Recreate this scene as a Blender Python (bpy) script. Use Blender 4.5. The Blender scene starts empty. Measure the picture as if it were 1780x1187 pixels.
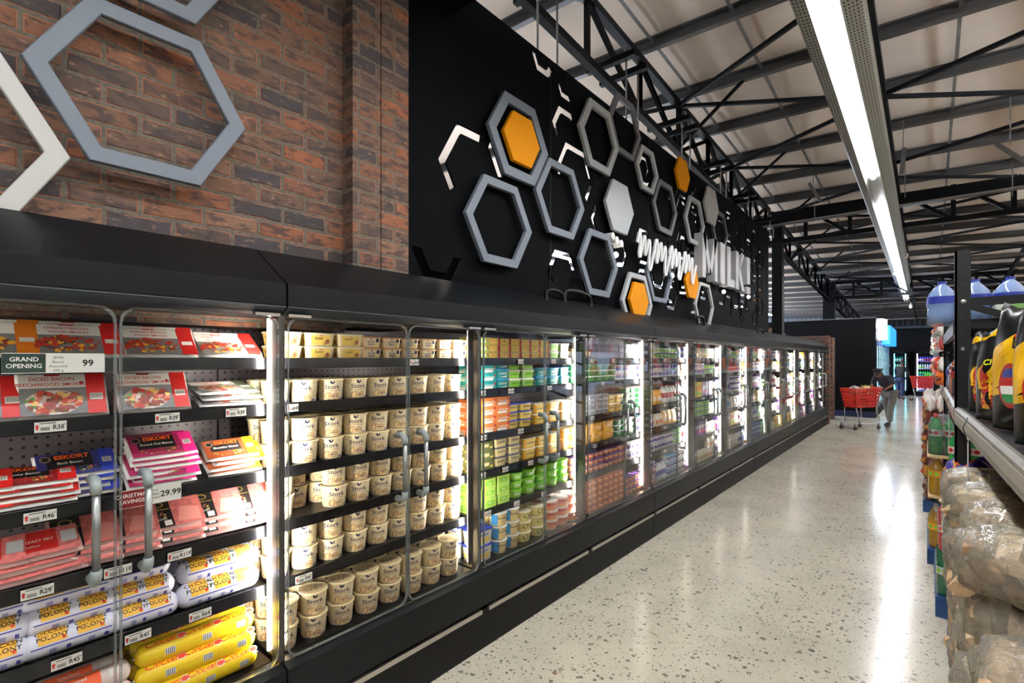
import bpy, bmesh, math, random
from mathutils import Vector, Matrix
random.seed(7)
S = bpy.context.scene
COL = S.collection
PI = math.pi
# ------------------------------------------------------------------ camera
TH = math.radians(39.77); CT, ST, TT = math.cos(TH), math.sin(TH), math.tan(TH)
F = 870.0; CH = 1.75; VX, VY = 1614.0, 623.0
cam = bpy.data.objects.new('camera', bpy.data.cameras.new('camera'))
cam.location = (0, 0, CH); cam.rotation_euler = (PI/2, 0, TH)
cam.data.sensor_width = 36; cam.data.lens = F/1780*36
cam.data.shift_y = (VY-593.5)/1780; cam.data.clip_start = .02; cam.data.clip_end = 200
COL.objects.link(cam); S.camera = cam
# ------------------------------------------------------------------ world, exposure
W = bpy.data.worlds.new('world'); S.world = W; W.use_nodes = True
W.node_tree.nodes['Background'].inputs[0].default_value = (.62, .76, 1, 1)
W.node_tree.nodes['Background'].inputs[1].default_value = .55
S.view_settings.view_transform = 'Standard'; S.view_settings.look = 'None'
S.view_settings.gamma = 1; S.view_settings.use_curve_mapping = False
S.view_settings.exposure = 0.52
S.cycles.use_denoising = True
S.cycles.use_light_tree = True
S.cycles.max_bounces = 8; S.cycles.transparent_max_bounces = 16
S.cycles.caustics_reflective = False; S.cycles.caustics_refractive = False
S.cycles.sample_clamp_indirect = 6
LED_AISLE = 84; LED_CASE = 12; LED_FILL = 80; CASE_W = 10

def wp(px, py, D):
    """point on the vertical plane x=-D seen at a pixel -> (y, z)"""
    k = VX-px
    return F*D/(CT*CT*k)-TT*D, CH+(VY-py)*(D/(CT*k))
def wy(px, D): return F*D/(CT*CT*(VX-px))-TT*D
def at(px, py, d):
    r = (px-890)/F
    return Vector((d*(-ST+CT*r), d*(CT+ST*r), CH+(VY-py)*d/F))

# ------------------------------------------------------------------ materials
def lin(c):
    return tuple(((v/255)/12.92 if v/255 <= .04045 else ((v/255+.055)/1.055)**2.4) for v in c)
MATS = {}
def mat(name, rgb=(128,128,128), rough=.5, metal=0, spec=.5, emit=0, ecol=None, coat=0, bump=0, bscale=40, var=0, vscale=8, alpha=1):
    if name in MATS: return MATS[name]
    m = bpy.data.materials.new(name); m.use_nodes = True
    nt = m.node_tree; b = nt.nodes['Principled BSDF']; c = lin(rgb)
    b.inputs['Base Color'].default_value = (*c, 1)
    b.inputs['Roughness'].default_value = rough; b.inputs['Metallic'].default_value = metal
    b.inputs['Specular IOR Level'].default_value = spec
    if coat: b.inputs['Coat Weight'].default_value = coat; b.inputs['Coat Roughness'].default_value = .12
    if emit:
        b.inputs['Emission Color'].default_value = (*lin(ecol or rgb), 1); b.inputs['Emission Strength'].default_value = emit
    if alpha < 1: b.inputs['Alpha'].default_value = alpha
    if bump or var:
        tc = nt.nodes.new('ShaderNodeTexCoord'); n = nt.nodes.new('ShaderNodeTexNoise')
        n.inputs['Scale'].default_value = bscale if bump else vscale; n.inputs['Detail'].default_value = 4
        nt.links.new(tc.outputs['Object'], n.inputs['Vector'])
        if bump:
            bp = nt.nodes.new('ShaderNodeBump'); bp.inputs['Strength'].default_value = bump; bp.inputs['Distance'].default_value = .01
            nt.links.new(n.outputs['Fac'], bp.inputs['Height']); nt.links.new(bp.outputs[0], b.inputs['Normal'])
        if var:
            n2 = nt.nodes.new('ShaderNodeTexNoise'); n2.inputs['Scale'].default_value = vscale; n2.inputs['Detail'].default_value = 5
            nt.links.new(tc.outputs['Object'], n2.inputs['Vector'])
            r = nt.nodes.new('ShaderNodeValToRGB')
            r.color_ramp.elements[0].position = .3; r.color_ramp.elements[1].position = .7
            r.color_ramp.elements[0].color = (*[v*(1-var) for v in c], 1); r.color_ramp.elements[1].color = (*[min(1, v*(1+var)) for v in c], 1)
            nt.links.new(n2.outputs['Fac'], r.inputs[0]); nt.links.new(r.outputs[0], b.inputs['Base Color'])
    MATS[name] = m; return m
def ramp(nt, stops, const=False):
    r = nt.nodes.new('ShaderNodeValToRGB'); cr = r.color_ramp
    if const: cr.interpolation = 'CONSTANT'
    while len(cr.elements) < len(stops): cr.elements.new(.5)
    for e, (p, c) in zip(cr.elements, stops): e.position = p; e.color = (*lin(c), 1)
    return r
def mth(nt, op, a, b=None):
    n = nt.nodes.new('ShaderNodeMath'); n.operation = op
    for i, v in enumerate((a, b)):
        if v is None: continue
        if isinstance(v, (int, float)): n.inputs[i].default_value = v
        else: nt.links.new(v, n.inputs[i])
    return n.outputs[0]
def mixc(nt, f, a, b):
    n = nt.nodes.new('ShaderNodeMix'); n.data_type = 'RGBA'
    for k, v in ((0, f), (6, a), (7, b)):
        if isinstance(v, (int, float)): n.inputs[k].default_value = v
        elif isinstance(v, tuple): n.inputs[k].default_value = (*lin(v), 1)
        else: nt.links.new(v, n.inputs[k])
    return n.outputs[2]

def brick_mat(name, light=1.0):
    m = bpy.data.materials.new(name); m.use_nodes = True; nt = m.node_tree; L = nt.links
    b = nt.nodes['Principled BSDF']; b.inputs['Roughness'].default_value = .8; b.inputs['Specular IOR Level'].default_value = .3
    tc = nt.nodes.new('ShaderNodeTexCoord'); s = nt.nodes.new('ShaderNodeSeparateXYZ'); L.new(tc.outputs['Object'], s.inputs[0])
    n0 = nt.nodes.new('ShaderNodeTexNoise'); n0.inputs['Scale'].default_value = 5; n0.inputs['Detail'].default_value = 2
    L.new(tc.outputs['Object'], n0.inputs['Vector'])
    nw = nt.nodes.new('ShaderNodeTexNoise'); nw.inputs['Scale'].default_value = 35; L.new(tc.outputs['Object'], nw.inputs['Vector'])
    wob = mth(nt, 'MULTIPLY', mth(nt, 'SUBTRACT', n0.outputs['Fac'], .5), .012)
    u = mth(nt, 'ADD', s.outputs[0], s.outputs[1]); v = mth(nt, 'ADD', mth(nt, 'ADD', s.outputs[2], wob), mth(nt, 'MULTIPLY', nw.outputs['Fac'], .006))
    cx = nt.nodes.new('ShaderNodeCombineXYZ'); L.new(u, cx.inputs[0]); L.new(v, cx.inputs[1])
    br = nt.nodes.new('ShaderNodeTexBrick'); L.new(cx.outputs[0], br.inputs['Vector'])
    for k, val in (('Scale', 1), ('Mortar Size', .0088), ('Mortar Smooth', .25), ('Bias', 0), ('Brick Width', .232), ('Row Height', .0805)):
        br.inputs[k].default_value = val
    br.inputs['Color1'].default_value = (0, 0, 0, 1); br.inputs['Color2'].default_value = (1, 1, 1, 1); br.inputs['Mortar'].default_value = (.5, .5, .5, 1)
    r = ramp(nt, [(0, (60,58,60)), (.12, (88,72,62)), (.27, (112,80,62)), (.40, (134,88,64)), (.52, (104,80,66)), (.62, (146,90,60)), (.73, (118,86,68)), (.83, (66,62,66)), (.89, (140,104,82)), (.95, (154,92,60))], True)
    L.new(br.outputs['Color'], r.inputs[0])
    # blotches inside each brick: dark scorch and pale lime
    n1 = nt.nodes.new('ShaderNodeTexNoise'); n1.inputs['Scale'].default_value = 14; n1.inputs['Detail'].default_value = 6
    cv = nt.nodes.new('ShaderNodeCombineXYZ'); L.new(u, cv.inputs[0]); L.new(mth(nt, 'MULTIPLY', v, 2.2), cv.inputs[1]); L.new(mth(nt, 'MULTIPLY', br.outputs['Color'], 30.0), cv.inputs[2])
    L.new(cv.outputs[0], n1.inputs['Vector'])
    d = ramp(nt, [(.0, (0,0,0)), (.47, (0,0,0)), (.60, (255,255,255))]); L.new(n1.outputs['Fac'], d.inputs[0])
    c1 = mixc(nt, mth(nt, 'MULTIPLY', d.outputs[0], .8), r.outputs[0], (52, 47, 49))
    n2 = nt.nodes.new('ShaderNodeTexNoise'); n2.inputs['Scale'].default_value = 23; n2.inputs['Detail'].default_value = 5; n2.inputs['Distortion'].default_value = .1
    L.new(cv.outputs[0], n2.inputs['Vector'])
    p = ramp(nt, [(.0, (0,0,0)), (.60, (0,0,0)), (.75, (255,255,255))]); L.new(n2.outputs['Fac'], p.inputs[0])
    c2 = mixc(nt, mth(nt, 'MULTIPLY', p.outputs[0], .6), c1, (196, 148, 122))
    # paler arrises
    n0b = nt.nodes.new('ShaderNodeTexNoise'); n0b.inputs['Scale'].default_value = 9; n0b.inputs['Detail'].default_value = 3; L.new(tc.outputs['Object'], n0b.inputs['Vector'])
    br2 = nt.nodes.new('ShaderNodeTexBrick'); L.new(cx.outputs[0], br2.inputs['Vector'])
    for k, val in (('Scale', 1), ('Mortar Size', .0135), ('Mortar Smooth', .35), ('Bias', 0), ('Brick Width', .232), ('Row Height', .0805)):
        br2.inputs[k].default_value = val
    e1 = ramp(nt, [(.40, (0,0,0)), (.52, (255,255,255))]); L.new(n0b.outputs['Fac'], e1.inputs[0])
    c3 = mixc(nt, mth(nt, 'MULTIPLY', mth(nt, 'MULTIPLY', br2.outputs['Fac'], e1.outputs[0]), .8), c2, (206, 128, 92))
    nm = nt.nodes.new('ShaderNodeTexNoise'); nm.inputs['Scale'].default_value = 60; L.new(tc.outputs['Object'], nm.inputs['Vector'])
    mo = ramp(nt, [(.3, (66,62,55)), (.7, (94,88,78))]); L.new(nm.outputs['Fac'], mo.inputs[0])
    c4 = mixc(nt, br.outputs['Fac'], mixc(nt, .42, c3, (40, 32, 30)), mo.outputs[0]); L.new(c4, b.inputs['Base Color'])
    h = mth(nt, 'ADD', mth(nt, 'MULTIPLY', mth(nt, 'SUBTRACT', 1.0, br2.outputs['Fac']), 1.0), mth(nt, 'MULTIPLY', n2.outputs['Fac'], .5))
    h2 = mth(nt, 'ADD', h, mth(nt, 'MULTIPLY', n1.outputs['Fac'], .4))
    bp = nt.nodes.new('ShaderNodeBump'); bp.inputs['Strength'].default_value = .7; bp.inputs['Distance'].default_value = .006
    L.new(h2, bp.inputs['Height']); L.new(bp.outputs[0], b.inputs['Normal'])
    MATS[name] = m; return m

def floor_mat():
    m = bpy.data.materials.new('polished_concrete'); m.use_nodes = True; nt = m.node_tree; L = nt.links
    b = nt.nodes['Principled BSDF']; b.inputs['Specular IOR Level'].default_value = .5
    tc = nt.nodes.new('ShaderNodeTexCoord')
    n0 = nt.nodes.new('ShaderNodeTexNoise'); n0.inputs['Scale'].default_value = 1.3; n0.inputs['Detail'].default_value = 8; n0.inputs['Roughness'].default_value = .65
    L.new(tc.outputs['Object'], n0.inputs['Vector'])
    base = ramp(nt, [(.3, (186,180,164)), (.5, (206,199,180)), (.72, (219,211,191))]); L.new(n0.outputs['Fac'], base.inputs[0])
    nf = nt.nodes.new('ShaderNodeTexNoise'); nf.inputs['Scale'].default_value = 220; L.new(tc.outputs['Object'], nf.inputs['Vector'])
    sp = ramp(nt, [(.35, (0,0,0)), (.75, (255,255,255))]); L.new(nf.outputs['Fac'], sp.inputs[0])
    c = mixc(nt, mth(nt, 'MULTIPLY', sp.outputs[0], .25), base.outputs[0], (170,160,138))
    nd = nt.nodes.new('ShaderNodeTexNoise'); nd.inputs['Scale'].default_value = 2.2; L.new(tc.outputs['Object'], nd.inputs['Vector'])
    for sc, th, cols, dens in ((19, .36, [(0,(112,108,98)),(.4,(92,92,88)),(.8,(140,132,114))], .14), (30, .40, [(0,(98,96,90)),(.3,(128,122,110)),(.6,(78,80,82)),(.85,(150,138,116)),(.97,(120,84,62))], .30), (62, .40, [(0,(86,84,80)),(.4,(138,130,114)),(.8,(104,100,94))], .32), (120, .38, [(0,(80,78,74)),(.5,(130,122,106))], .28)):
        v = nt.nodes.new('ShaderNodeTexVoronoi'); v.inputs['Scale'].default_value = sc
        wv = nt.nodes.new('ShaderNodeTexNoise'); wv.inputs['Scale'].default_value = sc*1.5; L.new(tc.outputs['Object'], wv.inputs['Vector'])
        mp = nt.nodes.new('ShaderNodeVectorMath'); mp.operation = 'MULTIPLY_ADD'
        L.new(wv.outputs['Color'], mp.inputs[0]); mp.inputs[1].default_value = (.5/sc, .5/sc, 0)
        mpp = nt.nodes.new('ShaderNodeMapping'); L.new(tc.outputs['Object'], mpp.inputs[0]); mpp.inputs['Scale'].default_value = (1, 1, 0)
        L.new(mpp.outputs[0], mp.inputs[2]); L.new(mp.outputs[0], v.inputs['Vector'])
        sx = nt.nodes.new('ShaderNodeSeparateColor'); L.new(v.outputs['Color'], sx.inputs[0])
        keep = mth(nt, 'LESS_THAN', sx.outputs[0], mth(nt, 'MULTIPLY', nd.outputs['Fac'], dens*2))
        near = mth(nt, 'LESS_THAN', v.outputs['Distance'], mth(nt, 'MULTIPLY', mth(nt, 'ADD', sx.outputs[1], .35), th*.75))
        rc = ramp(nt, cols, True); L.new(sx.outputs[2], rc.inputs[0])
        c = mixc(nt, mth(nt, 'MULTIPLY', mth(nt, 'MULTIPLY', keep, near), .85), c, rc.outputs[0])
    L.new(c, b.inputs['Base Color'])
    rr = nt.nodes.new('ShaderNodeMapRange'); L.new(n0.outputs['Fac'], rr.inputs[0]); rr.inputs['To Min'].default_value = .13; rr.inputs['To Max'].default_value = .22
    L.new(rr.outputs[0], b.inputs['Roughness'])
    bp = nt.nodes.new('ShaderNodeBump'); bp.inputs['Strength'].default_value = .06; bp.inputs['Distance'].default_value = .004
    nb = nt.nodes.new('ShaderNodeTexNoise'); nb.inputs['Scale'].default_value = 25; L.new(tc.outputs['Object'], nb.inputs['Vector'])
    L.new(nb.outputs['Fac'], bp.inputs['Height']); L.new(bp.outputs[0], b.inputs['Normal'])
    return m

def glass_mat(name, tint=(255,255,255), ior=1.35, rough=.02, haze=0.0, hc=(235,235,235), bump=0, bs=14, amp=1.0):
    """thin clear sheet: fresnel mix of a transparent and a glossy layer, plus an optional milky share"""
    m = bpy.data.materials.new(name); m.use_nodes = True; nt = m.node_tree; L = nt.links
    nt.nodes.remove(nt.nodes['Principled BSDF']); out = nt.nodes['Material Output']
    t = nt.nodes.new('ShaderNodeBsdfTransparent'); t.inputs[0].default_value = (*lin(tint), 1)
    g = nt.nodes.new('ShaderNodeBsdfGlossy'); g.inputs['Roughness'].default_value = rough; g.inputs[0].default_value = (1, 1, 1, 1)
    fr = nt.nodes.new('ShaderNodeFresnel'); fr.inputs[0].default_value = ior
    mx = nt.nodes.new('ShaderNodeMixShader'); L.new(mth(nt, 'MULTIPLY', fr.outputs[0], amp), mx.inputs[0]); L.new(t.outputs[0], mx.inputs[1]); L.new(g.outputs[0], mx.inputs[2])
    res = mx
    if bump:
        tc = nt.nodes.new('ShaderNodeTexCoord'); n = nt.nodes.new('ShaderNodeTexNoise'); n.inputs['Scale'].default_value = bs; n.inputs['Detail'].default_value = 3
        n.inputs['Distortion'].default_value = 1.2
        L.new(tc.outputs['Object'], n.inputs['Vector'])
        bp = nt.nodes.new('ShaderNodeBump'); bp.inputs['Strength'].default_value = bump; bp.inputs['Distance'].default_value = .03
        L.new(n.outputs['Fac'], bp.inputs['Height']); L.new(bp.outputs[0], g.inputs['Normal']); L.new(bp.outputs[0], fr.inputs['Normal'])
    if haze:
        d = nt.nodes.new('ShaderNodeBsdfDiffuse'); d.inputs[0].default_value = (*lin(hc), 1)
        m2 = nt.nodes.new('ShaderNodeMixShader'); m2.inputs[0].default_value = haze
        L.new(mx.outputs[0], m2.inputs[1]); L.new(d.outputs[0], m2.inputs[2]); res = m2
    L.new(res.outputs[0], out.inputs[0]); MATS[name] = m; return m

M = mat
BRICK = brick_mat('clinker_brick'); FLOOR = floor_mat()
GLASS = glass_mat('door_glass', (253,254,254), 1.2, .0, amp=.38)
PLAST = glass_mat('clear_plastic', (248,246,240), 1.5, .12, haze=.21, hc=(254,246,224), bump=.9, bs=16)
SHRINK = glass_mat('shrink_wrap', (245,248,248), 1.4, .08, haze=.06, bump=.6, bs=22)
BLK = M('black_powder_coat', (9,9,11), .5, 0, .2)
BLKG = M('black_gloss_panel', (6,7,9), .35, 0, .12)
CORN = M('charcoal_steel', (8,11,14), .38, .0, .2, var=.12, vscale=2)
LIP = M('slate_steel', (46,55,64), .4, .2, .5, var=.1, vscale=3)
PANEL = M('black_panel', (5,6,8), .7, 0, .03, var=.1, vscale=1.5)
STEEL = M('black_steel', (8,8,10), .55, 0, .15)
GALV = M('galvanised_steel', (120,118,116), .45, .6, .5, var=.2, vscale=6)
GALVD = M('dull_galvanised', (66,63,61), .5, .2, .5, var=.15, vscale=3)
CHROME = M('brushed_metal', (196,192,186), .28, .9)
TRAYW = M('white_tray', (176,178,172), .4, .2)
LEDW = M('led_white', (255,250,240), .5, emit=LED_AISLE, ecol=(248,250,255))
LEDC = M('led_case', (255,250,240), .5, emit=LED_CASE, ecol=(255,244,226))
LEDF = M('led_fill', (255,250,240), .5, emit=LED_FILL, ecol=(236,244,255))
INNER = M('case_inside', (58,52,54), .4, .2)
SHELF = M('shelf_black', (16,16,18), .35, .1, .35)
SHLIP = M('shelf_lip', (20,20,23), .2, .1, .5)
HG = M('handle_grey', (124,134,134), .4)
HEXS = M('hexagon_silver', (96,104,114), .5, .0, .3)
HEXL = M('hexagon_light', (158,162,164), .45, .1)
HEXD = M('hexagon_grey', (88,90,94), .45, .25)
HEXY = M('hexagon_yellow', (206,132,0), .6, 0, .1)
HEXW = M('hexagon_white', (172,172,168), .5, 0)
WHT = M('white', (240,238,230), .5)
TAG = M('tag_white', (236,234,226), .5)
INK = M('ink_black', (22,20,22), .5)
RED = M('red', (196,34,30), .4)
DRED = M('dark_red', (132,24,28), .4)
WOODB = M('pale_board', (206,180,132), .6, var=.1)
CARD = M('cardboard', (150,110,72), .8, var=.1)
BLUEP = M('pallet_blue', (22,60,110), .6)

# ------------------------------------------------------------------ mesh helper
class MB:
    def __init__(s): s.v = []; s.f = []; s.m = []; s.mats = []; s.sm = []
    def mi(s, m):
        if m not in s.mats: s.mats.append(m)
        return s.mats.index(m)
    def add(s, vs, fs, m, T=None, smooth=False):
        o = len(s.v); k = s.mi(m)
        for v in vs:
            v = Vector(v)
            s.v.append(tuple(T @ v if T is not None else v))
        for f in fs: s.f.append([i+o for i in f]); s.m.append(k); s.sm.append(smooth)
        return s
    def box(s, x0, x1, y0, y1, z0, z1, m, T=None):
        vs = [(x, y, z) for x in (x0, x1) for y in (y0, y1) for z in (z0, z1)]
        return s.add(vs, [(0,1,3,2), (4,6,7,5), (0,4,5,1), (2,3,7,6), (0,2,6,4), (1,5,7,3)], m, T)
    def bar(s, a, b, w, h, m, up=(0,0,1)):
        a, b = Vector(a), Vector(b); d = (b-a); n = d.normalized()
        u = Vector(up); sd = n.cross(u)
        if sd.length < 1e-4: sd = n.cross(Vector((1,0,0)))
        sd.normalize(); u = sd.cross(n)
        vs = [p+sd*(i*w/2)+u*(j*h/2) for p in (a, b) for i, j in ((-1,-1),(1,-1),(1,1),(-1,1))]
        return s.add(vs, [(3,2,1,0),(4,5,6,7),(0,1,5,4),(1,2,6,5),(2,3,7,6),(3,0,4,7)], m)
    def tube(s, pts, r, m, n=8, T=None, caps=True):
        pts = [Vector(p) for p in pts]; R = r if isinstance(r, (list, tuple)) else [r]*len(pts)
        vs = []; fs = []; pu = None
        for i, p in enumerate(pts):
            d = (pts[min(i+1, len(pts)-1)]-pts[max(i-1, 0)]).normalized()
            if pu is None:
                pu = d.orthogonal().normalized()
            pu = (pu-d*pu.dot(d)).normalized(); w = d.cross(pu)
            for k in range(n):
                a = 2*PI*k/n; vs.append(p+(pu*math.cos(a)+w*math.sin(a))*R[i])
        for i in range(len(pts)-1):
            for k in range(n):
                fs.append((i*n+k, i*n+(k+1)%n, (i+1)*n+(k+1)%n, (i+1)*n+k))
        if caps: fs.append(tuple(range(n-1, -1, -1))); fs.append(tuple((len(pts)-1)*n+k for k in range(n)))
        return s.add(vs, fs, m, T, True)
    def lathe(s, prof, m, n=20, T=None, cap=True, smooth=True, sx=1, sy=1):
        vs = []; fs = []
        for r, z in prof:
            for k in range(n):
                a = 2*PI*k/n; vs.append((r*math.cos(a)*sx, r*math.sin(a)*sy, z))
        for i in range(len(prof)-1):
            for k in range(n): fs.append((i*n+k, i*n+(k+1)%n, (i+1)*n+(k+1)%n, (i+1)*n+k))
        s.add(vs, fs, m, T, smooth)
        if cap:
            s.add(vs[:n], [tuple(range(n-1, -1, -1))], m, T); s.add(vs[-n:], [tuple(range(n))], m, T)
        return s
    def prism(s, pts, a, b, m, axis='x', T=None):
        """polygon pts (p,q) extruded from a to b along axis"""
        def V3(p, q, t): return (t, p, q) if axis == 'x' else ((p, t, q) if axis == 'y' else (p, q, t))
        n = len(pts); vs = [V3(p, q, a) for p, q in pts]+[V3(p, q, b) for p, q in pts]
        fs = [tuple(range(n)), tuple(range(2*n-1, n-1, -1))]+[(i, (i+1)%n, (i+1)%n+n, i+n) for i in range(n)]
        return s.add(vs, fs, m, T)
    def rrect(s, prof, m, T=None, k=4, smooth=True, cap=True):
        """loft of rounded rectangles: prof rows (hx, hy, corner, z)"""
        vs = []; fs = []; n = 4*(k+1)
        for hx, hy, c, z in prof:
            for q, (sx, sy) in enumerate(((1,1),(-1,1),(-1,-1),(1,-1))):
                for j in range(k+1):
                    a = PI/2*q+PI/2*j/k; vs.append((sx*(hx-c)+c*math.cos(a), sy*(hy-c)+c*math.sin(a), z))
        for i in range(len(prof)-1):
            for j in range(n): fs.append((i*n+j, i*n+(j+1)%n, (i+1)*n+(j+1)%n, (i+1)*n+j))
        s.add(vs, fs, m, T, smooth)
        if cap: s.add(vs[:n], [tuple(range(n-1,-1,-1))], m, T); s.add(vs[-n:], [tuple(range(n))], m, T)
        return s
    def merge(s, o, T=None):
        for i, m in enumerate(o.mats):
            pass
        off = len(s.v)
        s.v += [tuple(T @ Vector(v)) if T is not None else v for v in o.v]
        for f, k, q in zip(o.f, o.m, o.sm): s.f.append([i+off for i in f]); s.m.append(s.mi(o.mats[k])); s.sm.append(q)
        return s
    def mesh(s, name, bevel=0):
        me = bpy.data.meshes.new(name); me.from_pydata(s.v, [], s.f)
        for m in s.mats: me.materials.append(m)
        me.polygons.foreach_set('material_index', s.m); me.polygons.foreach_set('use_smooth', s.sm)
        bm = bmesh.new(); bm.from_mesh(me); bmesh.ops.recalc_face_normals(bm, faces=bm.faces); bm.to_mesh(me); bm.free()
        me.update(); return me
    def build(s, name, parent=None, **kw):
        o = bpy.data.objects.new(name, s.mesh(name)); COL.objects.link(o)
        if parent is not None: o.parent = parent
        return tag(o, **kw)
def tag(o, label=None, cat=None, group=None, kind=None):
    if label: o['label'] = label
    if cat: o['category'] = cat
    if group: o['group'] = group
    if kind: o['kind'] = kind
    return o
def empty(name, loc=(0,0,0), rz=0, **kw):
    o = bpy.data.objects.new(name, None); COL.objects.link(o); o.location = loc; o.rotation_euler = (0,0,rz)
    o.empty_display_size = .1
    return tag(o, **kw)
def TR(x=0, y=0, z=0, rx=0, ry=0, rz=0, sc=1):
    return Matrix.Translation((x,y,z)) @ Matrix.Rotation(rz,4,'Z') @ Matrix.Rotation(ry,4,'Y') @ Matrix.Rotation(rx,4,'X') @ Matrix.Scale(sc,4)
ORD = ['first','second','third','fourth','fifth','sixth','seventh','eighth','ninth','tenth','eleventh','twelfth','thirteenth','fourteenth','fifteenth','sixteenth','seventeenth','eighteenth','nineteenth','twentieth']
ORD += ['twenty-'+w for w in ORD[:9]]+['thirtieth']+['thirty-'+w for w in ORD[:9]]
def ordn(i): return ORD[i] if i < len(ORD) else 'number %d' % (i+1)

# ------------------------------------------------------------------ lettering
_TX = {}
def text2d(txt, size=1, off=0, xs=1, shear=0):
    key = (txt, off, shear)
    if key not in _TX:
        cu = bpy.data.curves.new('t', 'FONT'); cu.body = txt; cu.size = 1; cu.offset = off; cu.shear = shear
        cu.align_x = 'CENTER'; cu.resolution_u = 2; cu.fill_mode = 'FRONT'
        ob = bpy.data.objects.new('t', cu); COL.objects.link(ob)
        dg = bpy.context.evaluated_depsgraph_get(); dg.update()
        me = ob.evaluated_get(dg).to_mesh()
        vs = [tuple(v.co) for v in me.vertices]; fs = [tuple(p.vertices) for p in me.polygons]
        ob.evaluated_get(dg).to_mesh_clear()
        bpy.data.objects.remove(ob); bpy.data.curves.remove(cu); _TX[key] = (vs, fs)
    vs, fs = _TX[key]
    return [(x*size*xs, y*size, 0) for x, y, z in vs], fs
def flat_map(x, side='x', c=0):
    """label plane facing +x at x: (u,v)->(x, u, v);  side '-y': facing -y"""
    if side == 'x': return lambda u, v: (x, u+c, v)
    if side == 'z': return lambda u, v: (-v, u+c, x)
    return lambda u, v: (u+c, x, v)
def put(mb, shape, fn, m, du=0, dv=0, lift=0):
    vs, fs = shape; mb.add([fn(a+du, b+dv) for a, b, *_ in vs], fs, m)
def rect2(w, h, n=1):
    vs = []; fs = []
    for i in range(n+1): vs += [(-w/2+w*i/n, -h/2), (-w/2+w*i/n, h/2)]
    for i in range(n): fs.append((2*i, 2*i+2, 2*i+3, 2*i+1))
    return vs, fs
def disc2(r, n=14, sy=1, a0=0, a1=2*PI):
    vs = [(r*math.cos(a0+(a1-a0)*i/n), r*sy*math.sin(a0+(a1-a0)*i/n)) for i in range(n)]
    return vs, [tuple(range(n))]
def poly2(pts): return pts, [tuple(range(len(pts)))]
# ================================================================== SETTING
def struct(mb, name, parent=None): return mb.build(name, parent, kind='structure')
DW, DP = 2.45, 2.35
mb = MB(); mb.box(-14, 10, -8, 31, -.1, 0, FLOOR); struct(mb, 'floor')
def roofz(x, y): return 5.87-.062*y-.033*(x+2.65)
ROOF = M('roof_lining', (206,190,176), .8, 0, .2, var=.07, vscale=1.2)
mb = MB(); vs = [(x, y, roofz(x, y)+dz) for dz in (0, .06) for x, y in ((-14,-8),(10,-8),(10,31.2),(-14,31.2))]
mb.add(vs, [(0,3,2,1),(4,5,6,7),(0,1,5,4),(1,2,6,5),(2,3,7,6),(3,0,4,7)], ROOF); struct(mb, 'ceiling')
# brick wall above the case, its pilaster, the end wall
CT_Z = 2.245
mb = MB(); mb.box(-DW-.22, -DW, -2.6, 1.52, CT_Z-.35, 4.9, BRICK); struct(mb, 'wall_left')
yp0, yp1 = wy(613, DP), wy(710, DP)
mb = MB(); mb.box(-DW-.2, -DP, yp0, wy(661.3, DP), CT_Z-.33, 4.9, BRICK)
mb.box(-DW-.2, -DP, wy(663, DP), yp1, CT_Z-.33, 4.9, BRICK); mb.box(-DW-.19, -DP-.03, yp0+.02, yp1-.01, CT_Z-.33, 4.9, M('joint_dark', (34,30,26), .9)); struct(mb, 'trim_1')
# far walls
CORR = M('corrugated_sheet', (120,128,138), .5, .4)
DCORR = M('dark_corrugated_sheet', (34,34,36), .6, .2)
DARKW = M('dark_wall_panel', (9,9,13), .6, 0, .15, var=.1, vscale=1)
mb = MB(); mb.box(-14, 10, 31, 31.15, 0, 3.25, DARKW)
for i in range(12):
    x = -4+i*1.2; mb.box(x, x+.02, 30.985, 31, 0, 3.2, BLK)
mb.box(-5, 10, 30.8, 31, 3.2, 3.32, LIP)
for x0, x1, m in ((-14, -1.9, CORR), (-1.9, 10, DCORR)):
    n = int((x1-x0)/.22); pts = []
    for i in range(n):
        a = x0+i*.22; pts += [(a, 31.0), (a+.03, 30.93), (a+.11, 30.93), (a+.14, 31.0)]
    pts += [(x1, 31.0), (x1, 31.1), (x0, 31.1)]
    mb.prism(pts, 3.3, 4.4, m, 'z')
struct(mb, 'wall_back')
mb = MB(); mb.box(-14.1, -14, 4, 31, 0, 3.0, CORR); struct(mb, 'wall_side')
mb = MB(); mb.box(-14, 10, -8.15, -8, 0, 7, DARKW); struct(mb, 'wall_front_unseen')  # unseen wall added behind the camera to hold back sky light
mb = MB(); mb.box(10, 10.1, -8, 12, 0, 6.6, M('side_wall_grey', (120,120,118), .8)); struct(mb, 'wall_right')
mb = MB(); mb.box(-4.3, -4.2, .5, 7.6, 0, 3.1, BLK); struct(mb, 'wall_partition')

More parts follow.
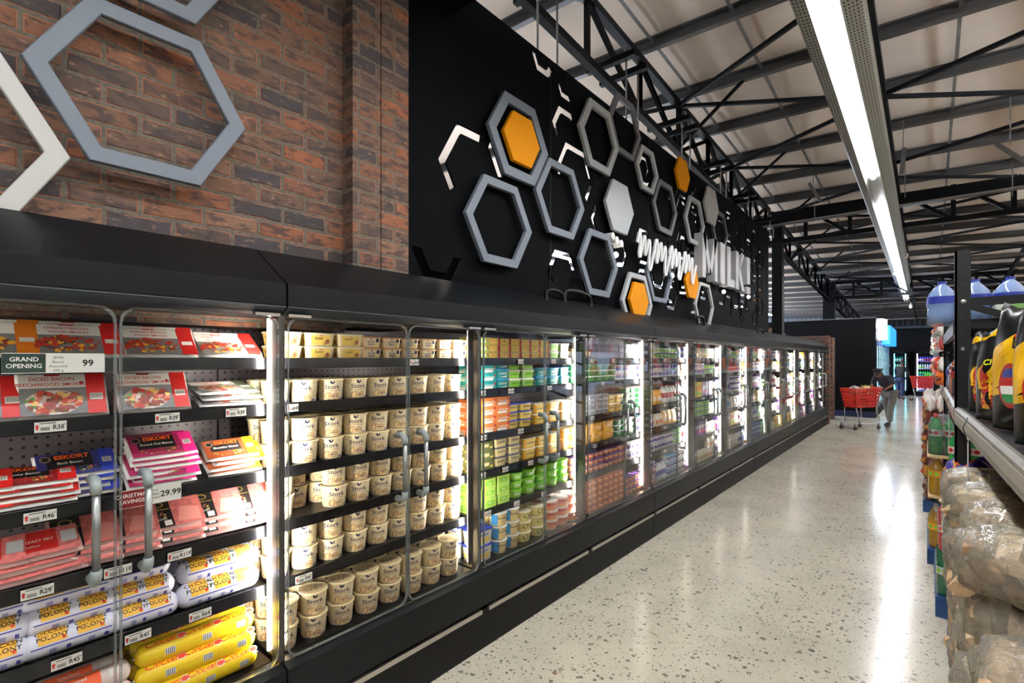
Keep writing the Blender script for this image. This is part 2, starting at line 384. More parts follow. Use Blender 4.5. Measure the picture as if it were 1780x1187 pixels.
# ------------------------------------------------------------------ roof steel
def chord_z(y): return 5.70-.062*y
TX = -2.65
def long_truss(x, y0, y1, label, lo=True):
    r = empty('roof_truss', (x, (y0+y1)/2, 0), label=label, cat='roof truss', group='roof trusses running along the aisle')
    def L(a): return (a[0]-x, a[1]-(y0+y1)/2, a[2])
    def part(nm, a, b, w, h):
        m = MB(); m.bar(L(a), L(b), w, h, STEEL); m.build(nm, r)
    dz = -.033*(x-TX)
    part('top_chord', (x, y0, chord_z(y0)+dz-.04), (x, y1, chord_z(y1)+dz-.04), .09, .08)
    if lo:
        zb = lambda y: chord_z(y)-.68+dz
        part('bottom_chord', (x, y0, zb(y0)), (x, y1, zb(y1)), .08, .08)
        k = 0; y = 5.57
        while y > y0+1.3: y -= 1.2
        while y < y1-.1:
            part('web_brace', (x, y, chord_z(y)+dz-.05), (x, y, zb(y)), .05, .05)
            if y+1.2 < y1:
                if k % 2: part('web_brace', (x, y, zb(y)), (x, y+1.2, chord_z(y+1.2)+dz-.05), .05, .05)
                else: part('web_brace', (x, y, chord_z(y)+dz-.05), (x, y+1.2, zb(y+1.2)), .05, .05)
            k += 1; y += 1.2
    return r
long_truss(TX, -3, 11.8, 'black steel lattice truss running above the hexagon panel')
long_truss(TX, 12.0, 20.5, 'black steel lattice truss beyond the first black column')
long_truss(TX, 20.7, 30.9, 'farthest black steel lattice truss running to the back wall')
for x, lb in ((-.44, 'black roof beam running beside the linear aisle light'), (1.8, 'black roof beam right of the linear aisle light')):
    m = MB(); m.bar((x, -5, chord_z(-5)-.033*(x-TX)-.05), (x, 30.9, chord_z(30.9)-.033*(x-TX)-.05), .07, .1, STEEL)
    m.build('roof_beam', label=lb, cat='beam', group='roof beams along the aisle')
def cross_truss(y, label, zt, zb):
    r = empty('cross_truss', (0, y, 0), label=label, cat='roof truss', group='roof trusses crossing the aisle')
    def part(nm, a, b, w, h, mt=STEEL): m = MB(); m.bar(a, b, w, h, mt); m.build(nm, r)
    part('top_chord', (-2.6, 0, zt), (9, 0, zt-.25), .09, .1)
    part('bottom_chord', (-2.6, 0, zb), (9, 0, zb-.05), .08, .09)
    x = -1.97; k = 0
    while x < 8:
        part('web_brace', (x, 0, zt), (x, 0, zb), .07, .07)
        part('web_brace', (x+.05, 0, zt-.03), (x+.74, 0, zb), .06, .06)
        x += .77; k += 1
cross_truss(11.95, 'nearer black truss crossing over the aisle', 4.86, 4.26)
cross_truss(20.6, 'farther black truss crossing over the aisle', 4.38, 3.86)
m = MB(); m.box(-3.4, 9, 11.3, 11.36, 4.47, 4.66, STEEL); m.box(-3.4, 9, 11.2, 11.36, 4.45, 4.475, CHROME)
m.build('steel_beam', label='black channel beam with a bright lower flange crossing the aisle', cat='beam')
for (z, y, lb) in ((3.95, 26.5, 'thin grey conduit rail crossing the roof near the back'), (3.62, 30.4, 'grey rail crossing the aisle just before the back wall'),(4.3,17.5,'grey rail crossing the aisle between the two cross trusses')):
    m = MB(); m.box(-2.6, 9, y, y+.06, z, z+.07, GALV); m.build('ceiling_rail', label=lb, cat='rail')
for i, (y, lb) in enumerate(((12.08, 'square black steel column standing at the far end of the hexagon panel'), (20.6, 'square black steel column behind the dark cold room'))):
    m = MB(); m.box(-2.62, -2.42, y-.1, y+.1, 0, chord_z(y)-.05, STEEL)
    if i: m = MB(); m.box(-2.85, -2.5, y-.15, y+.15, 0, chord_z(y)-.05, STEEL)
    m.build('steel_column', label=lb, cat='column', group='black steel columns')
for i in range(31):
    y = 5.57+1.2*(i-9)
    if y > 30.9: break
    z = roofz(TX, y)-.15; m = MB()
    for dz, w, h, mt in ((0, .05, .15, GALVD), ):
        z1, z2 = roofz(-14, y)-.15, roofz(10, y)-.15
        prof = [(-.035, 0), (.035, 0), (.035, .02), (-.02, .02), (-.02, .13), (.035, .13), (.035, .15), (-.035, .15)]
        n = len(prof); vs = [(-14, y-p, z1+q) for p, q in prof]+[(10, y-p, z2+q) for p, q in prof]
        m.add(vs, [tuple(range(n)), tuple(range(2*n-1, n-1, -1))]+[(k, (k+1)%n, (k+1)%n+n, k+n) for k in range(n)], mt)
    m.build('purlin', label='dull galvanised roof purlin, %s from the camera end' % ordn(i), cat='purlin', group='roof purlins under the lining')
def node(x, y): return (x, y, chord_z(y)-.033*(x-TX)-.07)
PY = [5.57+1.2*k for k in range(-9, 22)]
k0 = 0; nb = 0
for bay in range(7):
    for (xa, xb) in ((TX, -.44), (1.8, -.44)):
        a = node(xa, 6.74+2.4*bay+(0 if bay < 2 else .6)); yb = a[1]+1.1
        for dy in (-1.25, 1.1):
            m = MB(); m.bar(a, node(xb, a[1]+dy), .045, .045, STEEL)
            m.build('wind_brace', label='thin black diagonal roof brace, %s along the aisle, %s of the light' % (ordn(nb), 'left' if xa < 0 else 'right'), cat='brace', group='diagonal wind braces')
            nb += 1
    y = 6.74+2.4*bay
    m = MB(); m.bar((TX, y, chord_z(y)-.66), (TX+.85, y+.02, chord_z(y)+.0), .035, .035, STEEL)
    m.build('knee_brace', label='short black knee brace from truss to purlin, %s along the aisle' % ordn(bay), cat='brace', group='knee braces')
for x, lb in ((-1.6, 'flat strip between the purlins left of the light'), (.25, 'flat strip between the purlins right of the light'), (TX+.16, 'pale flat strip beside the left truss')):
    m = MB(); m.bar((x, -5, roofz(x, -5)-.05), (x, 30.9, roofz(x, 30.9)-.05), .035, .01, GALV)
    m.build('roof_strip', label='thin galvanised '+lb, cat='strip', group='roof strips')

# ------------------------------------------------------------------ aisle light
def led_line(x, y0, y1, z, label, segs, mt, wd=.4, x1=None, closed=False, upt=None):
    x1 = x if x1 is None else x1
    r = empty('linear_light', (x, y0, z), label=label, cat='light', group='linear lights over the aisles')
    r.rotation_euler[2] = -math.atan2(x1-x, y1-y0)
    L = math.hypot(y1-y0, x1-x); m = MB()
    pr = [(-wd/2, .10), (-wd/2, .02), (-wd/2+.02, 0), (-.07, -.012), (.07, -.012), (wd/2-.02, 0), (wd/2, .02), (wd/2, .10)]
    pr2 = [(a*(1-.02), b+.006) for a, b in pr]
    n = len(pr); vs = [(a, t, b) for t in (0, L) for a, b in pr]+[(a, t, b) for t in (0, L) for a, b in pr2]
    m.add(vs, [(k, k+1, k+1+n, k+n) for k in range(n-1)]+[(k+2*n, k+3*n, k+1+3*n, k+1+2*n) for k in range(n-1)], PERF)
    m.build('perforated_tray', r) if not closed else None
    if mt is LEDW:
        m = MB()
        for s_ in (-1, 1): m.add([(s_*.075, 0, -.012), (s_*.075, L, -.012), (s_*.085, L, -.095), (s_*.085, 0, -.095), (s_*.079, 0, -.012), (s_*.079, L, -.012), (s_*.089, L, -.095), (s_*.089, 0, -.095)], [(0,1,2,3),(7,6,5,4),(0,4,5,1),(3,2,6,7)], TRAYW)
        m.build('added_baffle', r)  # skirts added to cut the tube's light off the left wall
    for a, b in segs:
        m = MB(); m.tube([(0, a-y0, -.042), (0, b-y0, -.042)], .026, mt, 10); m.build('light_tube', r)
        if upt:
            m = MB(); m.tube([(0, a-y0, .05), (0, b-y0, .05)], .026, upt, 10); m.build('added_up_tube', r)  # upward tube added only to brighten the roof lining
    return r
PERF = bpy.data.materials.new('perforated_tray'); PERF.use_nodes = True
nt = PERF.node_tree; b = nt.nodes['Principled BSDF']; b.inputs['Metallic'].default_value = .3; b.inputs['Roughness'].default_value = .45
tc = nt.nodes.new('ShaderNodeTexCoord'); v = nt.nodes.new('ShaderNodeTexVoronoi'); v.inputs['Scale'].default_value = 1; v.inputs['Randomness'].default_value = 0
mp = nt.nodes.new('ShaderNodeMapping'); mp.inputs['Scale'].default_value = (44, 22, 0); nt.links.new(tc.outputs['Object'], mp.inputs[0]); nt.links.new(mp.outputs[0], v.inputs['Vector'])
sx = nt.nodes.new('ShaderNodeSeparateXYZ'); nt.links.new(tc.outputs['Object'], sx.inputs[0])
hole = mth(nt, 'MULTIPLY', mth(nt, 'LESS_THAN', v.outputs['Distance'], .27), mth(nt, 'GREATER_THAN', mth(nt, 'ABSOLUTE', sx.outputs[0]), .085))
c = mixc(nt, hole, (168,168,158), (52,52,48)); nt.links.new(c, b.inputs['Base Color'])
led_line(-.47, -6, 26.2, 4.17, 'long perforated tray light hanging over the aisle', [(-5.9, 8.1), (9.7, 25.5)], LEDW, x1=-.67)
led_line(6.6, -6, 30, 3.6, 'long added tray light out of view on the right, brightening the roof', [(-5.9, 29.9)], M('led_fill_dim', (255,250,240), emit=14, ecol=(255,249,236)), upt=M('led_fill_up', (255,250,240), emit=1250, ecol=(232,242,255)))  # fill line added out of view; its upper tube brightens the roof
led_line(-6.0, -6, 29, 3.95, 'long added bare-tube fill light behind the hexagon panel', [(-5.9, 28)], LEDF, closed=True)  # fill tube added to light the roof and the space behind the cut-outs
led_line(-9.5, 4, 30, 3.9, 'long added bare-tube fill light far behind the hexagon panel', [(12, 29)], M('led_fill_far', (255,250,240), emit=480, ecol=(205,225,255)), closed=True)  # second fill tube, added to put light behind the far cut-outs
for i, (px, py, d) in enumerate(((1414, 330, 9.0), (1570, 275, 7.0), (1756, 265, 6.2))):
    p = at(px, py, d); r = empty('wire_hanger', p, label='grey slotted strut on a thin wire, %s from the left' % ordn(i), cat='hanger', group='hangers below the purlins')
    m = MB(); zt = roofz(p.x, p.y)-.15-p.z; m.tube([(0,0,.1), (0,0,zt)], .006, GALV, 6); m.tube([(.02,0,-.55), (.02,0,0)], .005, GALV, 6); m.build('wire', r)
    m = MB(); a = (.5, -.1, .9)[i]*.35; m.bar((-a*.4, 0, .14), (a*.6, 0, -.22), .03, .05, GALV); m.build('strut', r)
for i, (px, py, d) in enumerate(((1574, 444, 12), (1556, 475, 13.5), (1583, 533, 20))):
    p = at(px, py, d); m = MB(); m.lathe([(.0, -.07), (.045, -.055), (.06, 0), (.045, .05), (.02, .07), (.015, .14)], WHT, 12)
    o = m.build('dome_camera', label='small white dome camera beside the aisle light, %s from the camera end' % ordn(i), cat='camera', group='dome cameras'); o.location = p

# ------------------------------------------------------------------ black hexagon panel with cut-outs
def hexpt(cy, cz, R, a): return (cy+R*math.cos(a), cz+R*math.sin(a))
def ring(cy, cz, R, r, e0, e1, f0=0, f1=0):
    """outline of the band between two hexagons from corner e0 to corner e1 (flat top); f cuts into the next edge"""
    def corner(rad, t):
        i = math.floor(t); f = t-i
        a = hexpt(cy, cz, rad, PI/3*i); b = hexpt(cy, cz, rad, PI/3*(i+1))
        return (a[0]+(b[0]-a[0])*f, a[1]+(b[1]-a[1])*f)
    ts = [e0-f0]+[t for t in range(math.ceil(e0-f0+1e-6), math.floor(e1+f1-1e-6)+1)]+[e1+f1]
    return [corner(R, t) for t in ts]+[corner(r, t) for t in reversed(ts)]
pan_y0, pan_y1, pan_z0, pan_z1 = yp1, wy(1336, DP), CT_Z-.05, 4.17
cuts = []; cells = []
def cell(px, py, R, r, e0, e1, f0=0, f1=0, nest=None):
    cy, cz = wp(px, py, DP); cells.append((cy, cz, R)); cuts.append(ring(cy, cz, R, r, e0, e1, f0, f1))
    if nest: cuts.append(ring(cy, cz, *nest))
cell(826, 302, .33, .26, 1.3, 3.6, 0, 0)                     # left of the yellow hexagon
cuts.append(ring(*wp(826, 302, DP), .33, .26, 6.2, 7.0))
cell(762, 441, .21, .13, 3, 6, .1, 0)                          # black U at the lower left
cell(945, 97, .17, .10, 3, 5, -.2, .6)
cell(984, 148, .14, .08, 3.3, 5.2)
cell(984, 225, .2, .13, 0.8, 3.6); cell(1001, 307, .30, .235, .2, 3.2, 0, 0); cuts.append(ring(*wp(1001, 307, DP), .30, .235, 5.3, 6.0))
cell(979, 480, .24, .17, .4, 3.4); cell(1003, 520, .2, .13, .2, 2.7)
cell(1044, 385, .17, .11, 1.9, 4.0); cell(1078, 440, .16, .1, 4.0, 8.6)
rnd = random.Random(11)
hy = 5.05; ci = 0
while hy < pan_y1-.25:
    dense = hy > 8.3
    R0 = .225
    hz = 2.52+(ci % 2)*.215
    while hz < 4.0:
        dens = .6 if hy < 6.0 else (.85 if hy < 8.0 else 1.0)
        ok = rnd.random() < dens and all(math.hypot(hy-a, hz-b) > R0*.95+c*.8 for a, b, c in cells)
        if 6.6 < hy < 8.2 and 2.75 < hz < 3.3: ok = False
        if ok:
            e0 = rnd.randint(0, 5); n = rnd.choice((2, 3, 4, 4)) if not dense else rnd.choice((3, 4, 4, 5))
            cuts.append(ring(hy, hz, (.218 if not dense else .222), (.172 if not dense else .164), e0, e0+n, 0, .3))
            if dense or rnd.random() < .6:
                e1 = rnd.randint(0, 5); cuts.append(ring(hy, hz, .132, .08, e1, e1+rnd.choice((2, 3, 4))))
        hz += .43
    hy += .372; ci += 1
cu = bpy.data.curves.new('p', 'CURVE'); cu.dimensions = '2D'; cu.fill_mode = 'BOTH'; cu.extrude = .009
def spl(pts):
    s = cu.splines.new('POLY'); s.points.add(len(pts)-1)
    for p, q in zip(s.points, pts): p.co = (q[0], q[1], 0, 1)
    s.use_cyclic_u = True
spl([(pan_y0, pan_z0), (pan_y1, pan_z0), (pan_y1, pan_z1), (pan_y0, pan_z1)])
for c in cuts:
    cc = [p for p in c]
    if min(p[1] for p in cc) < pan_z0+.02 or max(p[1] for p in cc) > pan_z1-.02 or max(p[0] for p in cc) > pan_y1-.02 or min(p[0] for p in cc) < pan_y0+.02: continue
    spl(cc)
ob = bpy.data.objects.new('p', cu); COL.objects.link(ob)
dg = bpy.context.evaluated_depsgraph_get(); dg.update(); me = ob.evaluated_get(dg).to_mesh()
m = MB(); m.add([(v.co.z, v.co.x, v.co.y) for v in me.vertices], [tuple(p.vertices) for p in me.polygons], PANEL)
ob.evaluated_get(dg).to_mesh_clear(); bpy.data.objects.remove(ob)
r = empty('honeycomb_panel', (-DP-.01, 0, 0), label='long black wall panel with honeycomb cut-outs above the display cases', cat='wall panel')
m.build('panel_sheet', r)
m = MB()
for px in (957, 1128, 1236): y = wy(px, DP); m.box(.009, .0105, y-.003, y+.003, pan_z0, pan_z1, BLK)
m.build('seam', r)
for k in range(6):
    m = MB()
    for dy in (0, .27):
        y = 3.15+1.5*k+dy; m.tube([(0, y, pan_z1-.03), (0, y, chord_z(y)-.5)], .009, GALV, 6)
        m.box(-.45, .1, y-.03, y+.03, chord_z(y)-.62, chord_z(y)-.56, STEEL)
    m.build('hanger_bracket', r)

# ------------------------------------------------------------------ hexagons
def hexagon(px0, py0, px1, py1, D, label, mt, inner=.8, th=.03, off=.02, kind='frame', edge=None, group=None):
    y0, z0 = wp(px0, py0, D); y1, z1 = wp(px1, py1, D); R = (y1-y0)/2; zc = (z0+z1)/2; zs = .97
    nm = 'hexagon_outline' if inner else 'hexagon_plate'
    m = MB(); edge = edge or mt
    def P(rad, x): return [(x, rad*math.cos(PI/3*i), rad*zs*math.sin(PI/3*i)) for i in range(6)]
    x0, x1 = off, off+th
    if inner:
        r = R*inner; bv = min(.004, th*.2); vs = P(R, x0)+P(R, x1-bv)+P(R-bv, x1)+P(r+bv, x1)+P(r, x1-bv)+P(r, x0)
        fs = []
        for k in range(6):
            for i in range(6): fs.append((k*6+i, k*6+(i+1)%6, ((k+1)%6)*6+(i+1)%6, ((k+1)%6)*6+i))
        m.add(vs, fs, mt)
    else:
        vs = P(R, x0)+P(R, x1-.004)+P(R-.004, x1)
        m.add(vs, [tuple(range(5,-1,-1)), tuple(range(12, 18))]+[(k*6+i, k*6+(i+1)%6, (k+1)*6+(i+1)%6, (k+1)*6+i) for k in range(2) for i in range(6)], mt)
    o = m.build(nm, label=label, cat='hexagon', group=group); o.location = (-D, (y0+y1)/2, zc); return o
GH = 'hexagons on the black panel'
for (a, b, c, d, lb) in ((32, 105, 419, 228, 'large silver hexagon frame fixed whole on the brick wall'),):
    hexagon(a, b, c, d, DW-.05, lb, HEXS, .806, .022, .03)
def hexworld(yc, zc, R, D, label, mt, inner, **kw):
    px = lambda y: VX-F*D/(CT*CT*(y+TT*D))
    py = lambda y, z: VY-(z-CH)*CT*(VX-px(y))/D
    return hexagon(px(yc-R), py(yc-R, zc), px(yc+R), py(yc+R, zc), D, label, mt, inner, **kw)
yA, zA = wp(419, 228, 2.40); y0, _ = wp(32, 105, 2.40); RA = (yA-y0)/2
yR, zR = wp(118, 281, 2.40)
hexworld(yR-RA, zR, RA, 2.40, 'pale hexagon frame cut off by the left edge on the brick wall', HEXW, .806, th=.022, off=.03)
hexworld(wy(332.7, 2.40)-RA/2, wp(332.7, 51, 2.40)[1]+RA*.84, RA, 2.40, 'silver hexagon frame at the top of the brick wall, only its bottom in view', HEXS, .806, th=.022, off=.03)
def c7(x, y): return 700+x/2.58, 100+y/2.58
def c8(x, y): return 1000+x/2.58, 140+y/2.58
H = [(c7(370,300), c7(640,440), HEXS, .755, 'grey hexagon frame around the upper yellow plate'),
     (c7(434,330), c7(597,418), HEXY, 0, 'yellow hexagon plate inside the first grey frame'),
     (c7(268,695), c7(567,788), HEXS, .80, 'lowest left silver hexagon frame on the black panel'),
     (c7(583,595), c7(803,683), HEXS, .80, 'silver hexagon frame right of and below the yellow framed one'),
     (c7(780,302), c7(958,420), HEXL, .77, 'pale grey hexagon frame high near the panel top edge'),
     (c8(148,140), c8(292,275), HEXD, .80, 'dark grey hexagon frame sticking above the panel top edge'),
     (c7(893,645), c7(1020,705), HEXL, 0, 'solid white hexagon plate left of the script letters'),
     (c8(5,795), c8(180,850), HEXS, .80, 'silver hexagon frame below the solid white plate'),
     (c8(263,370), c8(363,435), HEXL, .78, 'small pale hexagon frame over cut-outs near the panel top'),
     (c8(345,540), c8(455,600), HEXD, .80, 'grey hexagon frame above the script letters'),
     (c8(437,400), c8(500,448), HEXY, 0, 'solid yellow hexagon plate at the panel top edge'),
     (c8(483,600), c8(572,665), HEXL, .80, 'pale hexagon frame just left above the block letters'),
     (c8(566,540), c8(630,590), HEXW, 0, 'cream hexagon plate above the block letters'),
     (c8(615,650), c8(682,703), HEXD, .82, 'grey hexagon frame behind the tops of the block letters'),
     (c8(197,985), c8(336,1010), HEXL, .82, 'pale hexagon frame around the lower yellow plate'),
     (c8(228,975), c8(313,1000), HEXY, 0, 'yellow hexagon plate just above the case roof'),
     (c8(308,850), c8(426,900), HEXS, .82, 'silver hexagon frame under the script letters'),
     (c8(480,888), c8(541,925), HEXY, 0, 'yellow hexagon plate behind the last script letter'),
     (c8(528,1000), c8(613,1025), HEXW, .86, 'white hexagon frame below the block letters')]
for i, (a, b, mt, inn, lb) in enumerate(H):
    hexagon(*a, *b, DP-.035, lb, mt, inn, .03, (.0 if mt not in (HEXD,) else -.02)+(.012 if inn == 0 else 0), group=GH)

# ------------------------------------------------------------------ sign lettering
def bez(pts, n=10):
    out = []
    P = [Vector(p) for p in pts]; P = [P[0]]+P+[P[-1]]
    for i in range(1, len(P)-2):
        for t in range(n):
            t /= n; a, b, c, d = P[i-1:i+3]
            out.append(.5*((2*b)+(c-a)*t+(2*a-5*b+4*c-d)*t*t+(3*b-a-3*c+d)*t**3))
    out.append(P[-2]); return out
sw = (1105, 405); sy0 = wy(1104, 2.28); sy1 = wy(1206, 2.28); Lm = (sy1-sy0)/4
SGW = M('sign_white', (236,236,234), .4)
for k in range(4):
    y = sy0+Lm*k; zt = 3.02; zb = 2.82; w = Lm
    # one script m: two bumps and a long tail
    path = [(-.02*w, zt-.1), (.06*w, zt-.01), (.14*w, zt), (.15*w, zt-.1), (.08*w, zb), (.14*w, zb-.03), (.30*w, zt-.06), (.38*w, zt-.01), (.42*w, zt-.04), (.40*w, zb+.03), (.44*w, zb+.01), (.58*w, zt-.08), (.66*w, zt-.03), (.70*w, zt-.08), (.64*w, zb-.06), (.66*w, zb-.13), (.74*w, zb-.12), (.9*w, zb+.02), (1.0*w, zb+.1)]
    pts = bez([(0, y+a, b) for a, b in path], 6); m = MB(); n = len(pts)
    # flat ribbon stroke with thickness
    vs = []; wd = .016
    for i, p in enumerate(pts):
        d = (pts[min(i+1, n-1)]-pts[max(i-1, 0)]).normalized(); nn = Vector((0, -d.z, d.y)); q = wd*(1 if abs(d.z) > .5 else .7)
        for x in (0, .018):
            vs += [(x, *(p+nn*q)[1:]), (x, *(p-nn*q)[1:])]
    fs = []
    for i in range(n-1):
        a, b = 4*i, 4*i+4
        fs += [(a, a+1, b+1, b), (a+2, b+2, b+3, a+3), (a, b, b+2, a+2), (a+1, a+3, b+3, b+1)]
    fs += [(0, 2, 3, 1), (4*n-4, 4*n-3, 4*n-1, 4*n-2)]
    m.add(vs, fs, SGW); o = m.build('sign_letter', label='white script letter m of the sign, %s from the left' % ordn(k), cat='sign letter', group='script letters on the black panel')
    o.location = (-2.262, 0, 0)
for k, (px, py) in enumerate(((1061, 411), (1068, 418), (1076, 424))):
    y, z = wp(px, py, 2.3); m = MB(); m.prism([(y+.035*math.cos(2*PI*i/16), z+.035*math.sin(2*PI*i/16)) for i in range(16)], -2.35, -2.27, SGW, 'x')
    m.build('sign_dot', label='small white round dot before the script letters, %s from the left' % ordn(k), cat='sign letter', group='dots before the script letters')
def letter(name, polys, px0, px1, zb, zt, label):
    y0, y1 = wy(px0, 2.235), wy(px1, 2.235); m = MB()
    for pg in polys:
        m.prism([(y0+(y1-y0)*a, zb+(zt-zb)*b) for a, b in pg], -2.335, -2.225, MILK, 'x')
    m.build(name, label=label, cat='sign letter', group='block letters on the black panel')
MILK = M('milk_letter', (176,176,176), .45, 0, .5, var=.12, vscale=5)
lz, hz = 2.80, 3.37
letter('sign_letter', [[(0,0),(.2,0),(.24,1),(0,1)], [(.8,0),(1,0),(1,1),(.76,1)], [(0,1),(.24,1),(.58,.12),(.42,.12)], [(.42,.12),(.58,.12),(1,1),(.76,1)]], 1220, 1246, lz, hz, 'tall white block letter M of the sign')
letter('sign_letter', [[(0,0),(1,0),(1,1),(0,1)]], 1251, 1259, lz, hz, 'tall white block letter I of the sign')
letter('sign_letter', [[(0,0),(1,0),(1,.2),(.45,.2),(.45,1),(0,1)]], 1263, 1276, lz, hz, 'tall white block letter L of the sign')
letter('sign_letter', [[(0,0),(.32,0),(.32,1),(0,1)], [(.32,.42),(.70,0),(1,0),(.5,.6)], [(.32,.42),(.5,.6),(1,1),(.72,1)]], 1278, 1293, lz, hz, 'tall white block letter K of the sign')
letter('exclamation_mark', [[(.1,.26),(.9,.26),(1,1),(0,1)], [(0,0),(1,0),(1,.17),(0,.17)]], 1297, 1303, lz, hz, 'white block exclamation mark ending the sign')
for i, (px, py) in enumerate(((1070, 443), (1168, 479), (1258, 507), (1301, 516))):
    y, z = wp(px, py, 2.3); r = empty('spot_lamp', (-2.3, y, z), label='tiny bright spot lamp below the sign letters, %s from the left' % ordn(i), cat='lamp', group='spot lamps below the sign')
    m = MB(); m.lathe([(0,-.03),(.02,-.02),(.028,0),(.02,.02),(0,.03)], M('spot_glow', (255,250,240), emit=8), 10); m.build('bulb', r)
    m = MB(); m.tube([(-.06,0,0),(-.02,0,0)], .02, BLK, 8); m.build('holder', r)
# dark box and camera high on the panel
r = empty('ceiling_unit', (-2.2, wy(790, 2.2), 3.95), label='black metal box hanging at the top left corner of the panel', cat='box')
m = MB(); m.box(-.12, .2, -.35, .12, 0, .5, BLK); m.build('case', r); m = MB(); m.box(-.06, .205, .125, .16, .05, .4, GALV); m.build('side_plate', r)
r = empty('security_camera', (-2.2, wy(716, 2.2), 3.87), label='small grey camera on a bracket above the brick pilaster', cat='camera')
m = MB(); m.tube([(0,-.03,0),(0,.06,-.01)], .03, GALV, 10); m.build('camera_body', r); m = MB(); m.tube([(0,-.02,.02),(-.08,-.05,.06)], .012, GALV, 8); m.build('bracket', r)
# black cable loops lying on the case roof
for i, (px, py, D) in enumerate(((965, 510, 2.3), (1005, 512, 2.3), (1218, 553, 2.25), (1322, 575, 2.25))):
    y, z = wp(px, py, D); w = .12+.08*(i % 2); m = MB()
    m.tube(bez([(-D, y-w, CT_Z-.05), (-D, y-w, z), (-D+.02, y-w*.4, z+.02), (-D, y+w*.7, z+.01), (-D, y+w, z-.03), (-D, y+w, CT_Z-.06)], 5), .016, BLK, 8)
    m.build('cable_loop', label='thick black cable loop rising behind the case roof, %s from the left' % ordn(i), cat='cable', group='cable loops on the case roof')
# ================================================================== DISPLAY CASES
GD = 2.10; PITCH = 1.2124; Y0 = 1.0
LV = [1.745, 1.545, 1.26, 1.02, .765, .455]
LNAME = ['top shelf', 'second shelf', 'third shelf', 'fourth shelf', 'fifth shelf', 'bottom deck']
PERB = bpy.data.materials.new('perforated_back'); PERB.use_nodes = True
nt = PERB.node_tree; b = nt.nodes['Principled BSDF']; b.inputs['Roughness'].default_value = .4; b.inputs['Metallic'].default_value = .3
tc = nt.nodes.new('ShaderNodeTexCoord'); v = nt.nodes.new('ShaderNodeTexVoronoi'); v.inputs['Scale'].default_value = 1; v.inputs['Randomness'].default_value = 0
mp = nt.nodes.new('ShaderNodeMapping'); mp.inputs['Scale'].default_value = (0, 28, 28); nt.links.new(tc.outputs['Object'], mp.inputs[0]); nt.links.new(mp.outputs[0], v.inputs['Vector'])
nt.links.new(mixc(nt, mth(nt, 'LESS_THAN', v.outputs['Distance'], .17), (84,76,80), (12,10,12)), b.inputs['Base Color'])
GEDGE = glass_mat('glass_edge', (215,222,222), 1.5, .06, haze=.14, hc=(214,220,218))
MULL = M('mullion_grey', (74,72,70), .35, .5)

